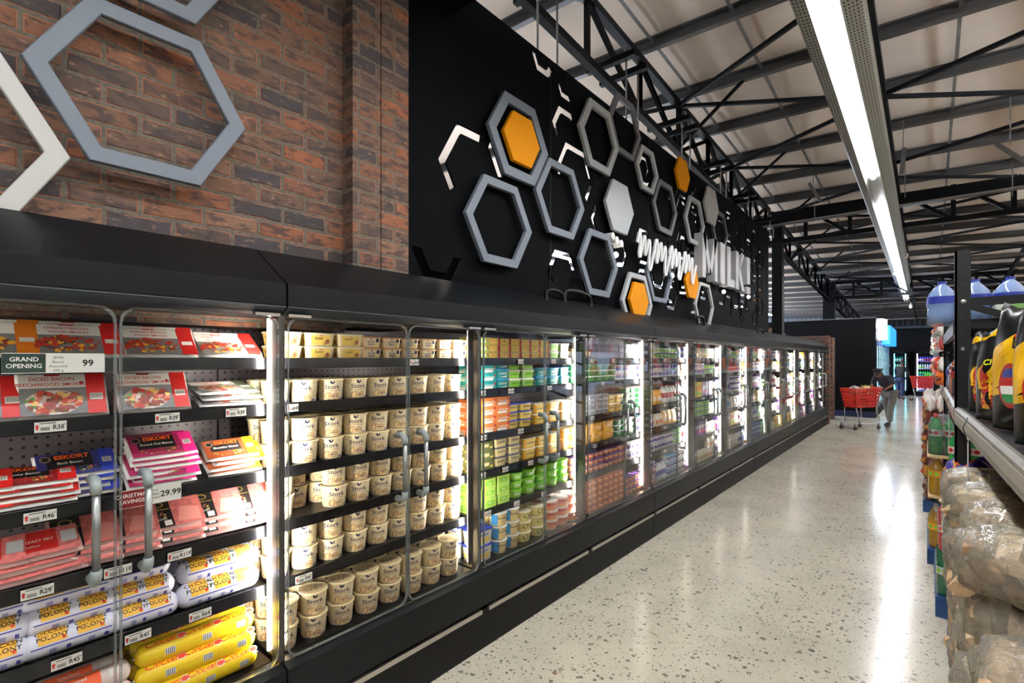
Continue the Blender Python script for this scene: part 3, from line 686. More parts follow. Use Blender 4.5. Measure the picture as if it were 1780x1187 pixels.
def case_module(i):
    ya = Y0+(i-1)*3*PITCH; yb = ya+3*PITCH; g = .004
    r = empty('display_case', (-GD, (ya+yb)/2, 0), label=['glass-door chiller case cut off by the left edge, with meat packs', 'glass-door chiller case holding the cream spread tubs', 'third glass-door chiller case along the aisle', 'fourth glass-door chiller case along the aisle', 'farthest glass-door chiller case, beside the brick end wall'][i], cat='display case', group='row of glass-door display cases')
    oy = (ya+yb)/2
    def B(name, fn, parent=r, **kw):
        m = MB(); fn(m); o = m.build(name, parent, **kw); return o
    def X(x): return x+GD   # world x -> local
    a, b_ = ya-oy+g, yb-oy-g
    def canopy(m):
        m.prism([(X(-2.05), 1.965), (X(-2.05), 2.06), (X(-2.345), 2.245), (X(-2.345), 2.1), (X(-2.14), 1.965)], a, b_, CORN, 'y')
        m.prism([(X(-2.048), 1.968), (X(-2.047), 1.97), (X(-2.047), 2.056), (X(-2.049), 2.058), (X(-2.06), 2.058), (X(-2.06), 1.968)], a, b_, BLKG, 'y')
    B('canopy', canopy)
    B('canopy_lip', lambda m: m.prism([(X(-2.045), 1.962), (X(-2.045), 1.966), (X(-2.15), 1.966), (X(-2.15), 1.93), (X(-2.10), 1.93)], a, b_, LIP, 'y'))
    B('inner_top', lambda m: m.box(X(-2.84), X(-2.15), a, b_, 1.94, 1.96, INNER))
    B('back_panel', lambda m: m.box(X(-2.80), X(-2.78), a, b_, .44, 1.94, PERB))
    B('outer_body', lambda m: (m.box(X(-2.86), X(-2.805), a, b_, .1, 2.05, BLK), m.box(X(-2.8), X(-2.13), a, b_, .12, .43, BLK)))
    B('bumper', lambda m: (m.prism([(X(-2.13), .435), (X(-2.13), .47), (X(-2.095), .47), (X(-2.045), .455), (X(-2.045), .27), (X(-2.08), .25), (X(-2.13), .25)], a, b_, CORN, 'y')))
    B('base_panel', lambda m: (m.box(X(-2.13), X(-2.067), a, b_, .0, .235, BLK)))
    for k in range(3):
        yc = ya-oy+PITCH*(k+.5); B('bumper_rail', lambda m: m.box(X(-2.067), X(-2.045), yc-PITCH/2+.03, yc+PITCH/2-.03, .225, .25, CHROME))
        for j, z in enumerate(LV):
            fr = -2.16 if j == 5 else -2.205
            s = B('shelf', lambda m: m.box(X(-2.78), X(fr), yc-PITCH/2+.012, yc+PITCH/2-.012, z-.018, z, SHELF))
            if j < 5: B('price_rail', lambda m: m.prism([(X(fr)-.003, z-.040), (X(fr)+.008, z-.040), (X(fr)+.004, z+.008), (X(fr)-.003, z+.008)], yc-PITCH/2+.012, yc+PITCH/2-.012, SHLIP, 'y'), s)
    for k in range(4):
        if k == 3: continue
        y = ya-oy+PITCH*k
        B('mullion', lambda m: m.box(X(-2.15), X(-2.10), y-.016, y+.016, .46, 1.94, MULL))
        B('strip_light', lambda m: ((m.box(X(-2.178), X(-2.166), y-.024, y-.018, .5, 1.92, LEDC) if (i < 3 or k == 0) else None), m.box(X(-2.178), X(-2.166), y+.018, y+.024, .5, 1.92, LEDC), m.box(X(-2.19), X(-2.178), y+.018, y+.024, .5, 1.92, LEDC) if i > 2 and k else None))
        B('strip_light_housing', lambda m: (m.box(X(-2.19), X(-2.15), y-.016, y+.016, .49, 1.93, GALV), None if k == 0 else m.box(X(-2.163), X(-2.155), y-.038, y+.034, .49, 1.93, GALV)))
    if i > 0 or True:
        for k in range(4):
            if k == 3 and i < 4: continue
            for s in (-1, 1):
                if (s < 0 and i == 0 and k == 0) or (s > 0 and k == 3): continue
                ld = bpy.data.lights.new('case_lamp', 'AREA'); ld.shape = 'RECTANGLE'; ld.size = .02; ld.size_y = 1.4; ld.energy = CASE_W; ld.spread = math.radians(125); ld.color = (1, .93, .82) if i < 2 else (1, .95, .9)
                lo = bpy.data.objects.new('case_lamp', ld); COL.objects.link(lo); lo.parent = r; lo.location = (X(-2.176), ya-oy+PITCH*k+s*.032, 1.2)
                dv = Vector((-.86, s*.5, 0)).normalized(); z_ = -dv; y_ = Vector((0, 0, 1)); x_ = y_.cross(z_)
                lo.rotation_euler = Matrix((x_, y_, z_)).transposed().to_euler()
    if i == 4:
        B('end_panel', lambda m: m.box(X(-2.84), X(-2.10), b_-.02, b_, .12, 1.96, BLK))
    for k in range(3):
        y0 = ya-oy+PITCH*k; ym = y0+PITCH/2+(.05 if True else 0)
        for (p, q, sd) in ((y0+.018, ym-.004, 1), (ym+.004, y0+PITCH-.018, -1)):
            d = empty('glass_door', (X(-2.085), (p+q)/2, 1.2)); d.parent = r; h = (q-p)/2
            B('glass_pane', lambda m: m.box(-.004, .004, -h, h, -.725, .725, GLASS), d)
            def edge(m):
                R = .05; pts = []
                for cx, cz, a0 in ((h-R, .725-R, 0), (-h+R, .725-R, PI/2), (-h+R, -.725+R, PI), (h-R, -.725+R, 1.5*PI)):
                    for t in range(5): an = a0+PI/2*t/4; pts.append((cx+R*math.cos(an), cz+R*math.sin(an)))
                n = len(pts); w = .007
                vs = []
                for rr in (0, w):
                    for x in (-.005, .005): vs += [(x, pp*(1-rr/h), zz*(1-rr/.725)) for pp, zz in pts]
                fs = []
                for j in range(n):
                    k2 = (j+1) % n
                    fs += [(j, k2, n+k2, n+j), (n+j, n+k2, 3*n+k2, 3*n+j), (2*n+j, 3*n+j, 3*n+k2, 2*n+k2), (j, 2*n+j, 2*n+k2, k2)]
                m.add(vs, fs, GEDGE)
            B('glass_edge', edge, d)
            def handle(m):
                hy = sd*(h-.065); pts = [(.0, hy, .16), (.045, hy, .162), (.062, hy, .145), (.065, hy, .12)]
                m.tube(pts, .016, HG, 10); m.tube([(p_[0], p_[1], -p_[2]-.0) for p_ in pts], .016, HG, 10)
                m.tube([(.065, hy, .12), (.065, hy, -.12)], .011, M('handle_bar', (128,132,132), .3, .6), 10)
            B('handle', handle, d)
            B('hinge', lambda m: m.box(-.006, .016, -sd*h-(.0 if sd > 0 else .1), -sd*h+(.1 if sd > 0 else 0), .725, .737, CHROME), d)
    return r
for i in range(5): case_module(i)
# ================================================================== PRODUCTS
CREAM = M('tub_cream', (236,218,178), .45); CREAML = M('tub_cream_lid', (232,212,166), .4); NAVY = M('navy_ink', (34,32,72), .5)
BRNI = M('brown_ink', (150,84,60), .5); BISC = M('biscuit', (226,190,130), .5); BLUI = M('blue_ink', (64,66,150), .5)
YEL = M('butter_yellow', (240,206,104), .45); YLID = M('pale_yellow_lid', (244,234,196), .4); TANT = M('tan_tub', (226,196,150), .45); TANL = M('tan_lid', (206,160,112), .4)
TEAL = M('teal', (24,150,150), .4); ORG = M('orange_carton', (226,128,60), .5); GRNO = M('olive_green', (150,160,80), .4); LIME = M('lime_green', (140,206,56), .4)
LIML = M('lime_lid', (120,190,50), .35); OLIV = M('olive_carton', (92,100,58), .5); GOLD = M('gold_foil', (206,176,88), .3, .5); REDF = M('red_foil', (176,40,44), .35, .1)
BLUL = M('blue_lid', (44,60,160), .35); PEAR = M('pale_green_tub', (176,206,150), .45); PLIM = M('pale_lime_carton', (190,226,110), .5)
COFF = M('brown_carton', (120,84,60), .5); PURP = M('purple', (96,60,130), .45); GREY = M('silver_grey', (176,178,184), .35, .3); DGRN = M('deep_green', (30,124,62), .4)
YOR = M('yellow_orange', (238,176,60), .45); PEACH = M('peach_tub', (240,170,120), .45); PINK = M('pink', (226,40,130), .4); TERR = M('terracotta', (176,98,70), .45); LGRY = M('pale_grey', (214,216,220), .45); SKYB = M('sky_blue', (60,150,210), .45)
MEAT = M('bacon_pink', (206,112,108), .35, var=.35, vscale=60); MEATD = M('bacon_dark', (150,62,52), .4, var=.5, vscale=45); PASTA = M('food_photo', (206,150,76), .5, var=.5, vscale=70); LEAF = M('leaf_green', (90,140,60), .5)
BLKI = M('black_label', (30,26,26), .4); FILM = glass_mat('meat_film', (245,240,240), 1.5, .08, haze=.05, bump=.7, bs=30)

def tub_map(rb, rt, h, a0=0):
    def fn(u, v):
        r = rb+(rt-rb)*v/h+.0006; a = a0+u/r; return (r*math.cos(a), r*math.sin(a), v)
    return fn
def round_tub(rb, rt, h, body, lid, deco, n=24, lidh=.008, lidrec=True):
    b = MB(); b.lathe([(rb*.96, 0), (rb, .003), (rt, h-.004)], body, n)
    deco(b, tub_map(rb, rt, h, -.38))
    l = MB(); R = rt+.0035
    l.lathe([(R, h-lidh), (R+.0015, h-lidh/2), (R, h), (R-.004, h+.001), (R-.006, h-.002)], lid, n)
    if lidrec == 'print':
        q = random.Random(5); lm = M('lid_print', (70,62,58), .5)
        put(l, disc2(R*.78, 18), lambda u, v: (u, v, h-.0012), M('lid_biscuit', (214,186,140), .5))
        for k in range(9): put(l, rect2(R*q.uniform(.3, .9), .0035), lambda u, v, s=q.uniform(-.5, .5), y=-R*.6+k*R*.15: (u*math.cos(s)-v*math.sin(s), y+u*math.sin(s)+v, h-.0006), lm)
    return [('tub', b), ('lid', l)]
def d_stork(b, f):
    put(b, disc2(.0075, 12), f, NAVY, 0, .082); put(b, poly2([(-.007,.084),(0,.072),(.007,.084)]), f, NAVY)
    put(b, disc2(.003, 8), f, CREAM, .001, .084); 
    vs, fs = text2d('Stork', .023, .012); put(b, (vs, fs), f, NAVY, 0, .055)
    vs, fs = text2d('COUNTRY SPREAD', .0068, 0, 1.05); put(b, (vs, fs), f, BRNI, 0, .046)
    for u, s in ((-.011, .014), (.013, .012)):
        put(b, disc2(s, 14, 1.1), f, BRNI, u, .026); 
    g = lambda u, v: tuple(c*1.002 if i < 2 else c for i, c in enumerate(f(u, v)))
    for u, s in ((-.010, .0125), (.014, .0105)): put(b, disc2(s, 14, 1.1), g, BISC, u, .026)
    g2 = lambda u, v: tuple(c*1.004 if i < 2 else c for i, c in enumerate(f(u, v)))
    put(b, rect2(.026, .0035, 4), g2, M('knife_grey', (110,110,130), .4), .008, .027); put(b, poly2([(-.034,.004),(-.012,.004),(-.010,.012),(-.022,.016)]), g, BLUI)
    put(b, poly2([(.022,.008),(.038,.012),(.036,.022),(.024,.016)]), g, BLUI)
    put(b, disc2(.013, 12), f, BISC, -.052, .028); put(b, disc2(.010, 12), g, CREAM, -.052, .029)
    put(b, disc2(.006, 10), f, TANT, -.036, .074)
def rect_tub(L, Wd, h, body, lid, deco, taper=.88, lidh=.008):
    """L along y, Wd along x; front faces +x"""
    b = MB(); b.rrect([(Wd/2*taper*.98, L/2*taper*.98, .012, 0), (Wd/2*taper, L/2*taper, .014, .003), (Wd/2, L/2, .016, h-.003)], body)
    def fx(u, v): k = taper+(1-taper)*v/h; return (Wd/2*k+.0008, u*k, v)
    def fy(u, v): k = taper+(1-taper)*v/h; return (u*k*Wd/L, -L/2*k-.0008, v)
    deco(b, fx, L*.84, h); deco(b, fy, L*.84, h)
    l = MB(); l.rrect([(Wd/2+.003, L/2+.003, .018, h-lidh), (Wd/2+.004, L/2+.004, .018, h-lidh*.5), (Wd/2+.001, L/2+.001, .016, h), (Wd/2-.006, L/2-.006, .012, h+.001)], lid)
    return [('tub', b), ('lid', l)]
def word(b, f, t, s, u, v, m, off=.01, xs=1): put(b, text2d(t, s, off, xs), f, m, u, v)
def over(f, e=.0006):
    def g(u, v):
        p = Vector(f(u, v)); q = Vector((p.x, p.y, 0)); n = Vector((1,0,0)) if abs(p.x) >= abs(p.y)*.99 and p.x > 0 and f(1e-3, v)[0] == f(0, v)[0] else Vector((0,-1,0))
        return p+n*e
    return g
def d_butter(b, f, w, h):
    g = over(f); put(b, rect2(w*.8, h*.72), f, YEL, 0, h*.44); word(b, g, 'butter', .018, -w*.08, h*.5, M('brown_text', (96,60,26), .5)); put(b, rect2(w*.12, .003), g, RED, 0, h*.76)
    put(b, disc2(.012, 10), g, BRNI, w*.28, h*.34); put(b, disc2(.009, 10), g, GOLD, w*.18, h*.2)
def d_bspread(b, f, w, h):
    g = over(f); put(b, rect2(w*.9, h*.78), f, M('pale_label', (232,214,180), .5), 0, h*.46); word(b, g, 'BUTTER', .0125, -w*.05, h*.46, NAVY, .02); word(b, g, 'SPREAD', .0125, -w*.05, h*.24, NAVY, .02)
    put(b, rect2(.018, .018), g, NAVY, w*.34, h*.66); put(b, disc2(.01, 10), g, YEL, w*.25, h*.2); put(b, disc2(.004, 8), g, NAVY, -w*.05, h*.78)
def d_sun(bg, tx, txt='SUNSHINE', swoosh=None):
    def d(b, f, w, h):
        g = over(f)
        if bg: put(b, rect2(w*.9, h*.7), f, bg, 0, h*.45)
        word(b, g, txt, w*.17, 0, h*.42, tx, .02)
        if swoosh: put(b, poly2([(-w*.4, h*.12), (w*.4, h*.12), (w*.42, h*.3), (0, h*.2)]), g, swoosh)
    return d
def carton(L, Wd, h, body, bands, txt=None, tm=None):
    b = MB(); b.rrect([(Wd/2, L/2, .0015, 0), (Wd/2, L/2, .0015, h)], body, k=1, smooth=False)
    for side in ('x', 'y'):
        f = (lambda u, v: (Wd/2+.0006, u, v)) if side == 'x' else (lambda u, v: (u*Wd/L, -L/2-.0006, v))
        g = over(f)
        for (u, v, w_, h_, mt) in bands: put(b, rect2(w_*L, h_*h), f, mt, u*L, v*h)
        if txt: word(b, g, txt, h*.3, 0, h*.42, tm, .02, min(1.2, L/(h*.3*.62*len(txt))*.75))
    return [('carton', b)]
def prism_pouch(L, Wd, h, body, top):
    b = MB(); b.rrect([(Wd/2, L/2, .01, 0), (Wd/2*1.05, L/2*1.05, .015, h*.4), (Wd*.25, L/2, .01, h*.85), (.003, L/2, .002, h)], body)
    put(b, rect2(L*.7, h*.3), lambda u, v: (Wd/2*1.06, u, v), top, 0, h*.35)
    return [('pouch', b)]
def bottle(R, h, body, cap, label, n=14):
    b = MB(); b.lathe([(R*.9, 0), (R, .01), (R, h*.62), (R*.8, h*.74), (R*.32, h*.88), (R*.3, h*.93)], body, n)
    b.lathe([(R+.001, h*.28), (R+.001, h*.55)], label, n, cap=False)
    c = MB(); c.lathe([(R*.36, h*.92), (R*.36, h)], cap, 10)
    return [('bottle_body', b), ('cap', c)]
KINDS = {}
def kind(key, name, cat, phrase, parts, pitch, h, dx):
    j = MB()
    for _, p in parts: j.merge(p)
    KINDS[key] = dict(name=name, cat=cat, phrase=phrase, parts=[(n, p.mesh(n)) for n, p in parts], joined=j.mesh(name), pitch=pitch, h=h, dx=dx)
kind('stork', 'spread_tub', 'tub', 'cream round spread tub', round_tub(.054, .0625, .104, CREAM, CREAML, lambda b, f: d_stork(b, lambda u, v: f(u*1.5, v*1.24-.012 if v > .02 else v*.65)), lidrec='print'), .137, .106, .13)
kind('butter', 'butter_tub', 'tub', 'yellow butter tub', rect_tub(.15, .10, .062, CREAM, YLID, d_butter), .162, .064, .11)
kind('bspread', 'butter_spread_tub', 'tub', 'tan butter spread tub', rect_tub(.12, .09, .058, TANT, TANL, d_bspread), .128, .060, .10)
kind('brick_green', 'butter_block', 'carton', 'green foil butter block', carton(.10, .07, .046, GRNO, [(0,.5,.5,.5,PEAR),(.35,.7,.15,.2,RED)]), .105, .047, .08)
kind('brick_gold', 'butter_block', 'carton', 'gold and red butter block', carton(.11, .07, .046, GOLD, [(.42,.5,.16,.98,REDF),(-.1,.5,.4,.5,YEL),(-.1,.55,.25,.2,REDF)]), .115, .047, .08)
kind('teal', 'margarine_carton', 'carton', 'teal margarine block carton', carton(.135, .08, .052, TEAL, [(-.1,.25,.7,.3,WHT),(.38,.7,.12,.25,RED)], 'SUNSHINE', WHT), .14, .053, .09)
kind('tealtub', 'margarine_tub', 'tub', 'teal margarine tub', rect_tub(.13, .1, .066, TEAL, SKYB, d_sun(None, WHT, 'SUNSHINE', WHT)), .137, .068, .11)
kind('peartub', 'margarine_tub', 'tub', 'pale green margarine tub', rect_tub(.13, .1, .06, PEAR, WHT, d_sun(LIME, DGRN)), .137, .062, .11)
kind('greentub', 'margarine_tub', 'tub', 'white-lidded green spread tub', rect_tub(.11, .09, .05, DGRN, WHT, d_sun(None, YEL, 'LITE')), .118, .052, .1)
kind('orange', 'margarine_carton', 'carton', 'orange margarine block carton', carton(.135, .08, .056, ORG, [(-.1,.2,.7,.28,WHT),(.38,.75,.14,.25,RED)], 'SUNSHINE', WHT), .14, .057, .09)
kind('bluelid', 'margarine_tub', 'tub', 'blue-lidded yellow margarine tub', rect_tub(.125, .1, .056, YEL, BLUL, d_sun(None, NAVY)), .131, .058, .11)
kind('yeltub', 'margarine_tub', 'tub', 'yellow orange margarine tub', rect_tub(.14, .11, .075, YOR, YLID, d_sun(YEL, NAVY)), .148, .077, .12)
kind('bigyel', 'margarine_tub', 'tub', 'large yellow spread tub', rect_tub(.19, .13, .082, YOR, M('yellow_lid', (240,190,70), .4), d_sun(None, WHT, 'Rama', YEL)), .2, .084, .14)
kind('silver', 'cream_cheese_tub', 'tub', 'flat silver cheese tub', rect_tub(.11, .085, .042, LGRY, GREY, d_sun(GREY, INK, 'cheese')), .117, .044, .09)
kind('olive', 'margarine_carton', 'carton', 'olive green block carton', carton(.12, .08, .06, OLIV, [(-.1,.55,.5,.35,TANT),(.34,.3,.2,.2,YEL)]), .125, .061, .09)
kind('cream2', 'margarine_tub', 'tub', 'cream dark-lidded margarine tub', rect_tub(.125, .1, .062, M('cream_tub', (238,220,160), .45), M('slate_lid', (90,90,110), .4), d_sun(None, NAVY)), .131, .064, .11)
kind('limecart', 'margarine_carton', 'carton', 'pale lime block carton', carton(.12, .08, .062, PLIM, [(0,.5,.7,.5,LIME)], 'Lite', WHT), .125, .063, .09)
kind('limetub', 'spread_tub', 'tub', 'lime green round spread tub', round_tub(.058, .064, .058, LIME, LIML, lambda b, f: word(b, f, 'Lite', .034, 0, .018, WHT, .02)), .138, .060, .13)
kind('cup', 'dessert_cup', 'cup', 'small terracotta pudding cup', round_tub(.036, .042, .055, TERR, PURP, lambda b, f: put(b, rect2(.05, .016, 4), f, PEACH, 0, .03), 14), .09, .056, .09)
kind('peach', 'spread_tub', 'tub', 'peach round spread tub', round_tub(.058, .066, .07, PEACH, M('white_lid', (244,232,220), .4), lambda b, f: (put(b, rect2(.09, .02, 6), f, ORG, 0, .02), put(b, rect2(.09, .022, 6), f, RED, 0, .045))), .14, .072, .13)
kind('rondo', 'spread_bucket', 'bucket', 'white and blue spread bucket', round_tub(.052, .060, .088, M('bucket_cream', (240,216,150), .45), WHT, lambda b, f: (put(b, rect2(.05, .07, 6), f, SKYB, -.045, .042), word(b, f, 'Rondo', .026, .01, .046, NAVY, .012))), .131, .09, .12)
kind('okay', 'spread_tub', 'tub', 'yellow cream round spread tub', round_tub(.056, .064, .07, M('butter_cream', (244,222,140), .45), YLID, lambda b, f: (put(b, disc2(.022, 16, .9), f, DGRN, 0, .04), )), .138, .072, .13)
kind('bigblue', 'spread_tub', 'tub', 'blue-lidded white spread tub', rect_tub(.16, .13, .1, M('tub_white', (236,236,230), .45), BLUL, lambda b, f, w, h: (put(b, rect2(w*.8, h*.35), f, YEL, 0, h*.35), word(b, over(f), 'SPREAD', .022, 0, h*.6, BLUL, .02))), .17, .102, .14)
kind('terracarton', 'dessert_cup', 'cup', 'orange boxed dessert cup', carton(.085, .08, .052, TERR, [(0,.5,.8,.45,PEACH),(.2,.7,.3,.3,PURP)]), .09, .053, .09)
kind('coffee', 'drink_carton', 'carton', 'small brown drink carton', carton(.06, .06, .085, COFF, [(0,.55,.6,.4,TANT)]), .064, .086, .07)
kind('lilac', 'yoghurt_carton', 'carton', 'lilac and grey yoghurt carton', carton(.09, .07, .06, M('lilac', (170,160,190), .5), [(0,.5,.8,.3,GREY),(0,.8,.3,.2,BLUI)]), .095, .061, .08)
# generic far kinds -----------------------------------------------------
FARK = []
def far(key, name, cat, phrase, parts, pitch, h): kind(key, name, cat, phrase, parts, pitch, h, .09); FARK.append(key)
far('f_milk', 'milk_bottle', 'bottle', 'white milk bottle', bottle(.042, .2, LGRY, BLUL, BLUI), .092, .2)
far('f_milk2', 'milk_bottle', 'bottle', 'red-labelled milk bottle', bottle(.042, .2, WHT, RED, REDF), .092, .2)
far('f_yog', 'yoghurt_cup', 'cup', 'white yoghurt cup', round_tub(.036, .043, .075, WHT, LGRY, lambda b, f: put(b, rect2(.06, .03, 4), f, PURP, 0, .04), 12), .092, .077)
far('f_yog2', 'yoghurt_cup', 'cup', 'blue and white yoghurt cup', round_tub(.036, .043, .075, LGRY, SKYB, lambda b, f: put(b, rect2(.06, .03, 4), f, BLUI, 0, .04), 12), .092, .077)
far('f_jui', 'juice_carton', 'carton', 'yellow juice carton', carton(.07, .07, .19, YEL, [(0,.6,.8,.25,ORG),(0,.25,.7,.2,LIME)]), .08, .19)
far('f_jui2', 'juice_carton', 'carton', 'purple juice carton', carton(.07, .07, .19, PURP, [(0,.6,.8,.25,WHT),(0,.3,.6,.2,PINK)]), .08, .19)
far('f_chs', 'cheese_pack', 'pack', 'yellow cheese pack', prism_pouch(.11, .05, .15, YOR, WHT), .115, .15)
far('f_chs2', 'cheese_pack', 'pack', 'white and gold cheese pack', prism_pouch(.11, .05, .14, M('pack_cream', (236,226,196), .4), GOLD), .115, .14)
far('f_box', 'dairy_box', 'box', 'pale blue dairy box', carton(.13, .08, .07, LGRY, [(0,.5,.8,.4,BLUI),(0,.8,.8,.15,RED)]), .135, .071)
far('f_grn', 'dip_tub', 'tub', 'green and white dip tub', round_tub(.042, .047, .06, M('pale_tub', (226,232,226), .45), DGRN, lambda b, f: put(b, rect2(.06, .025, 4), f, LIME, 0, .03), 12), .1, .062)
far('f_pnk', 'yoghurt_cup', 'cup', 'pink and white yoghurt cup', round_tub(.036, .043, .09, WHT, PINK, lambda b, f: put(b, rect2(.06, .04, 4), f, RED, 0, .045), 12), .092, .092)
far('f_cof', 'cream_pack', 'pack', 'cream and orange pack', prism_pouch(.11, .04, .13, M('pack_ivory', (240,228,206), .4), ORG), .115, .13)
far('f_tall', 'cream_bottle', 'bottle', 'ivory cream bottle', bottle(.038, .17, M('ivory', (240,232,214), .4), LIME, SKYB), .085, .17)
far('f_wbox', 'butter_box', 'box', 'white butter box', carton(.12, .08, .055, WHT, [(0,.5,.7,.4,YEL),(.3,.7,.2,.3,BLUI)]), .125, .056)

ENT = []
def place(key, x, y, z, rz=0, level=0, layer=0, row=0, near=True, jit=.003, ry=0):
    K = KINDS[key]; x += random.uniform(-jit, jit)
    if near:
        r = empty(K['name'], (x, y, z), rz)
        for n, me in K['parts']:
            o = bpy.data.objects.new(n, me); COL.objects.link(o); o.parent = r
    else:
        r = bpy.data.objects.new(K['name'], K['joined']); COL.objects.link(r); r.location = (x, y, z); r.rotation_euler = (0, 0, rz)
    if ry: r.rotation_euler[1] = ry
    bay = int((y+.02-Y0)//PITCH)+1
    ENT.append((r, key, level, bay, layer, row, y)); return r
def run(key, level, pa, pb, layers=1, rows=1, x0=-2.225, D=2.27, near=True, gap=(), spin=.12, ya=None, yb=None):
    K = KINDS[key]; ya = wy(pa, D) if ya is None else ya; yb = wy(pb, D) if yb is None else yb
    n = max(1, round((yb-ya)/K['pitch'])); st = (yb-ya)/n
    if st < K['pitch']*.985: st = K['pitch']; 
    for i in range(n):
        for row in range(rows):
            for L in range(layers):
                if (i, L) in gap and row == 0: continue
                place(key, x0-K['dx']/2-row*(K['dx']+.006), ya+st*(i+.5), LV[level]+.0005+L*(K['h']+.0005), random.uniform(-spin, spin), level, L, row, near)
# second bay ------------------------------------------------------------
PX2 = 801
run('butter', 0, 462, 618, 2, spin=.01); run('bspread', 0, 621, 800, 2, spin=.01)
run('brick_green', 0, 803, 838, 3, spin=.01)
run('brick_gold', 0, 841, 944, 3, 1, spin=.01)
run('peartub', 0, 947, 983, 2, spin=.01); run('coffee', 0, 986, 1019, 1, 1)
run('lilac', 0, 1022, 1078, 3, spin=.01); run('f_box', 0, 1080, 1128, 2, spin=.02)
run('stork', 1, 455, PX2, 1, 2, spin=.25)
run('teal', 1, 804, 852, 3, spin=.01); run('tealtub', 1, 855, 872, 3, spin=.01); run('peartub', 1, 875, 923, 3, spin=.01); run('tealtub', 1, 925, 984, 2, spin=.01)
run('greentub', 1, 986, 1014, 4, spin=.01); run('greentub', 1, 1018, 1060, 3, spin=.01); run('f_box', 1, 1062, 1128, 2, spin=.02)
run('stork', 2, 455, PX2, 2, 2, spin=.12)
run('orange', 2, 804, 870, 4, spin=.01); run('bluelid', 2, 872, 919, 3, spin=.01, gap=()); run('yeltub', 2, 921, 988, 2, spin=.01)
run('silver', 2, 990, 1048, 4, spin=.01); run('yeltub', 2, 1050, 1078, 2, spin=.01); run('greentub', 2, 1080, 1128, 4, spin=.01)
run('stork', 3, 462, PX2, 2, 2, spin=.12, gap=((1,0),(1,1)))
run('olive', 3, 804, 848, 3, spin=.01); run('cream2', 3, 851, 900, 3, spin=.01); run('yeltub', 3, 903, 968, 2, spin=.01); run('bigyel', 3, 972, 1062, 2, spin=.01); run('greentub', 3, 1064, 1095, 3, spin=.01); run('f_box', 3, 1098, 1128, 2)
run('stork', 4, 455, PX2, 2, 2, spin=.12)
run('limecart', 4, 804, 880, 3, spin=.01); run('limetub', 4, 884, 985, 3, spin=.1); run('cup', 4, 988, 1085, 3, spin=.1); run('f_yog', 4, 1087, 1128, 2)
run('stork', 5, 470, PX2, 2, 3, x0=-2.17, D=2.2, spin=.12)
run('bigblue', 5, 804, 843, 2, 2, x0=-2.17, spin=.01); run('rondo', 5, 846, 884, 3, 2, x0=-2.17); run('okay', 5, 888, 935, 3, 2, x0=-2.17); run('peach', 5, 938, 990, 3, 2, x0=-2.17)
run('terracarton', 5, 993, 1070, 5, 1, x0=-2.18, spin=.01); run('cup', 5, 1073, 1128, 3, 1, x0=-2.18)
# farther bays: 4..12 ---------------------------------------------------
rf = random.Random(5)
for bay in range(4, 13):
    ya, yb = Y0+(bay-1)*PITCH+.03, Y0+bay*PITCH-.03
    for lv in range(6):
        gapz = [.19, .19, .27, .22, .24, .30][lv]; y = ya
        while y < yb-.08:
            key = rf.choice([k for k in FARK if KINDS[k]['h'] < gapz-.01]); K = KINDS[key]
            w = min(yb-y, rf.choice((.3, .4, .6))); L = max(1, min(3, int((gapz-.02)/K['h'])))
            if bay > 7: L = min(L, 2)
            run(key, lv, 0, 0, L, near=False, ya=y, yb=y+w-.005, x0=-2.225 if lv < 5 else -2.18, spin=.1)
            y += w+.01

# ------------------------------------------------------------------ first bay: meat packs
def P1(px): return wy(px, 2.26)
def slab(L, H, T, body, deco, soft=.012, wob=0):
    """flat vacuum pack standing in the y-z plane, front +x, origin at bottom centre"""
    n, k = 10, 7; vs = []; fs = []; rr = random.Random(int(L*1000+H*777+T*3333))
    for side in (1, -1):
        for i in range(n+1):
            for j in range(k+1):
                u = -1+2*i/n; v = -1+2*j/k; e = (1-abs(u)**6)*(1-abs(v)**6)
                vs.append((side*T/2*(.12+.88*e**.5)+rr.uniform(-wob, wob)*e, u*L/2, H/2+v*H/2*(1-.04*u*u)))
    N = (n+1)*(k+1)
    for s in (0, 1):
        for i in range(n):
            for j in range(k):
                a = s*N+i*(k+1)+j; q = (a, a+k+1, a+k+2, a+1); fs.append(q if s == 0 else q[::-1])
    rim = [(i*(k+1)) for i in range(n+1)]+[n*(k+1)+j for j in range(1, k+1)]+[i*(k+1)+k for i in range(n-1, -1, -1)]+[j for j in range(k-1, 0, -1)]
    for a, b in zip(rim, rim[1:]+rim[:1]): fs.append((a, b, b+N, a+N))
    m = MB(); m.add(vs, fs, body, None, True)
    def f(u, v): return (T/2+.0008+wob, u, v)
    fr = MB(); deco(fr, f, L, H); return [('pack', m), ('printed_front', fr)]
def lay(f, e): return lambda u, v: (f(u, v)[0]+e, u, v)
def food(b, f, cx, cy, rx, ry, mats, seed, n=46):
    q = random.Random(seed)
    for i in range(n):
        a = q.uniform(0, 2*PI); r = math.sqrt(q.random()); s = q.uniform(.1, .28)*min(rx, ry)
        pts = [(cx+rx*r*math.cos(a)+s*q.uniform(.6, 1.6)*math.cos(t*PI/3), cy+ry*r*math.sin(a)+s*q.uniform(.6, 1.2)*math.sin(t*PI/3)) for t in range(6)]
        put(b, poly2(pts), lay(f, .0006+.00006*i), q.choice(mats))
FM = [M('food_red', (176,52,36), .4), M('food_pink', (214,128,108), .4), M('food_pasta', (226,184,104), .4), LEAF, M('food_brown', (120,60,40), .4), MEATD]
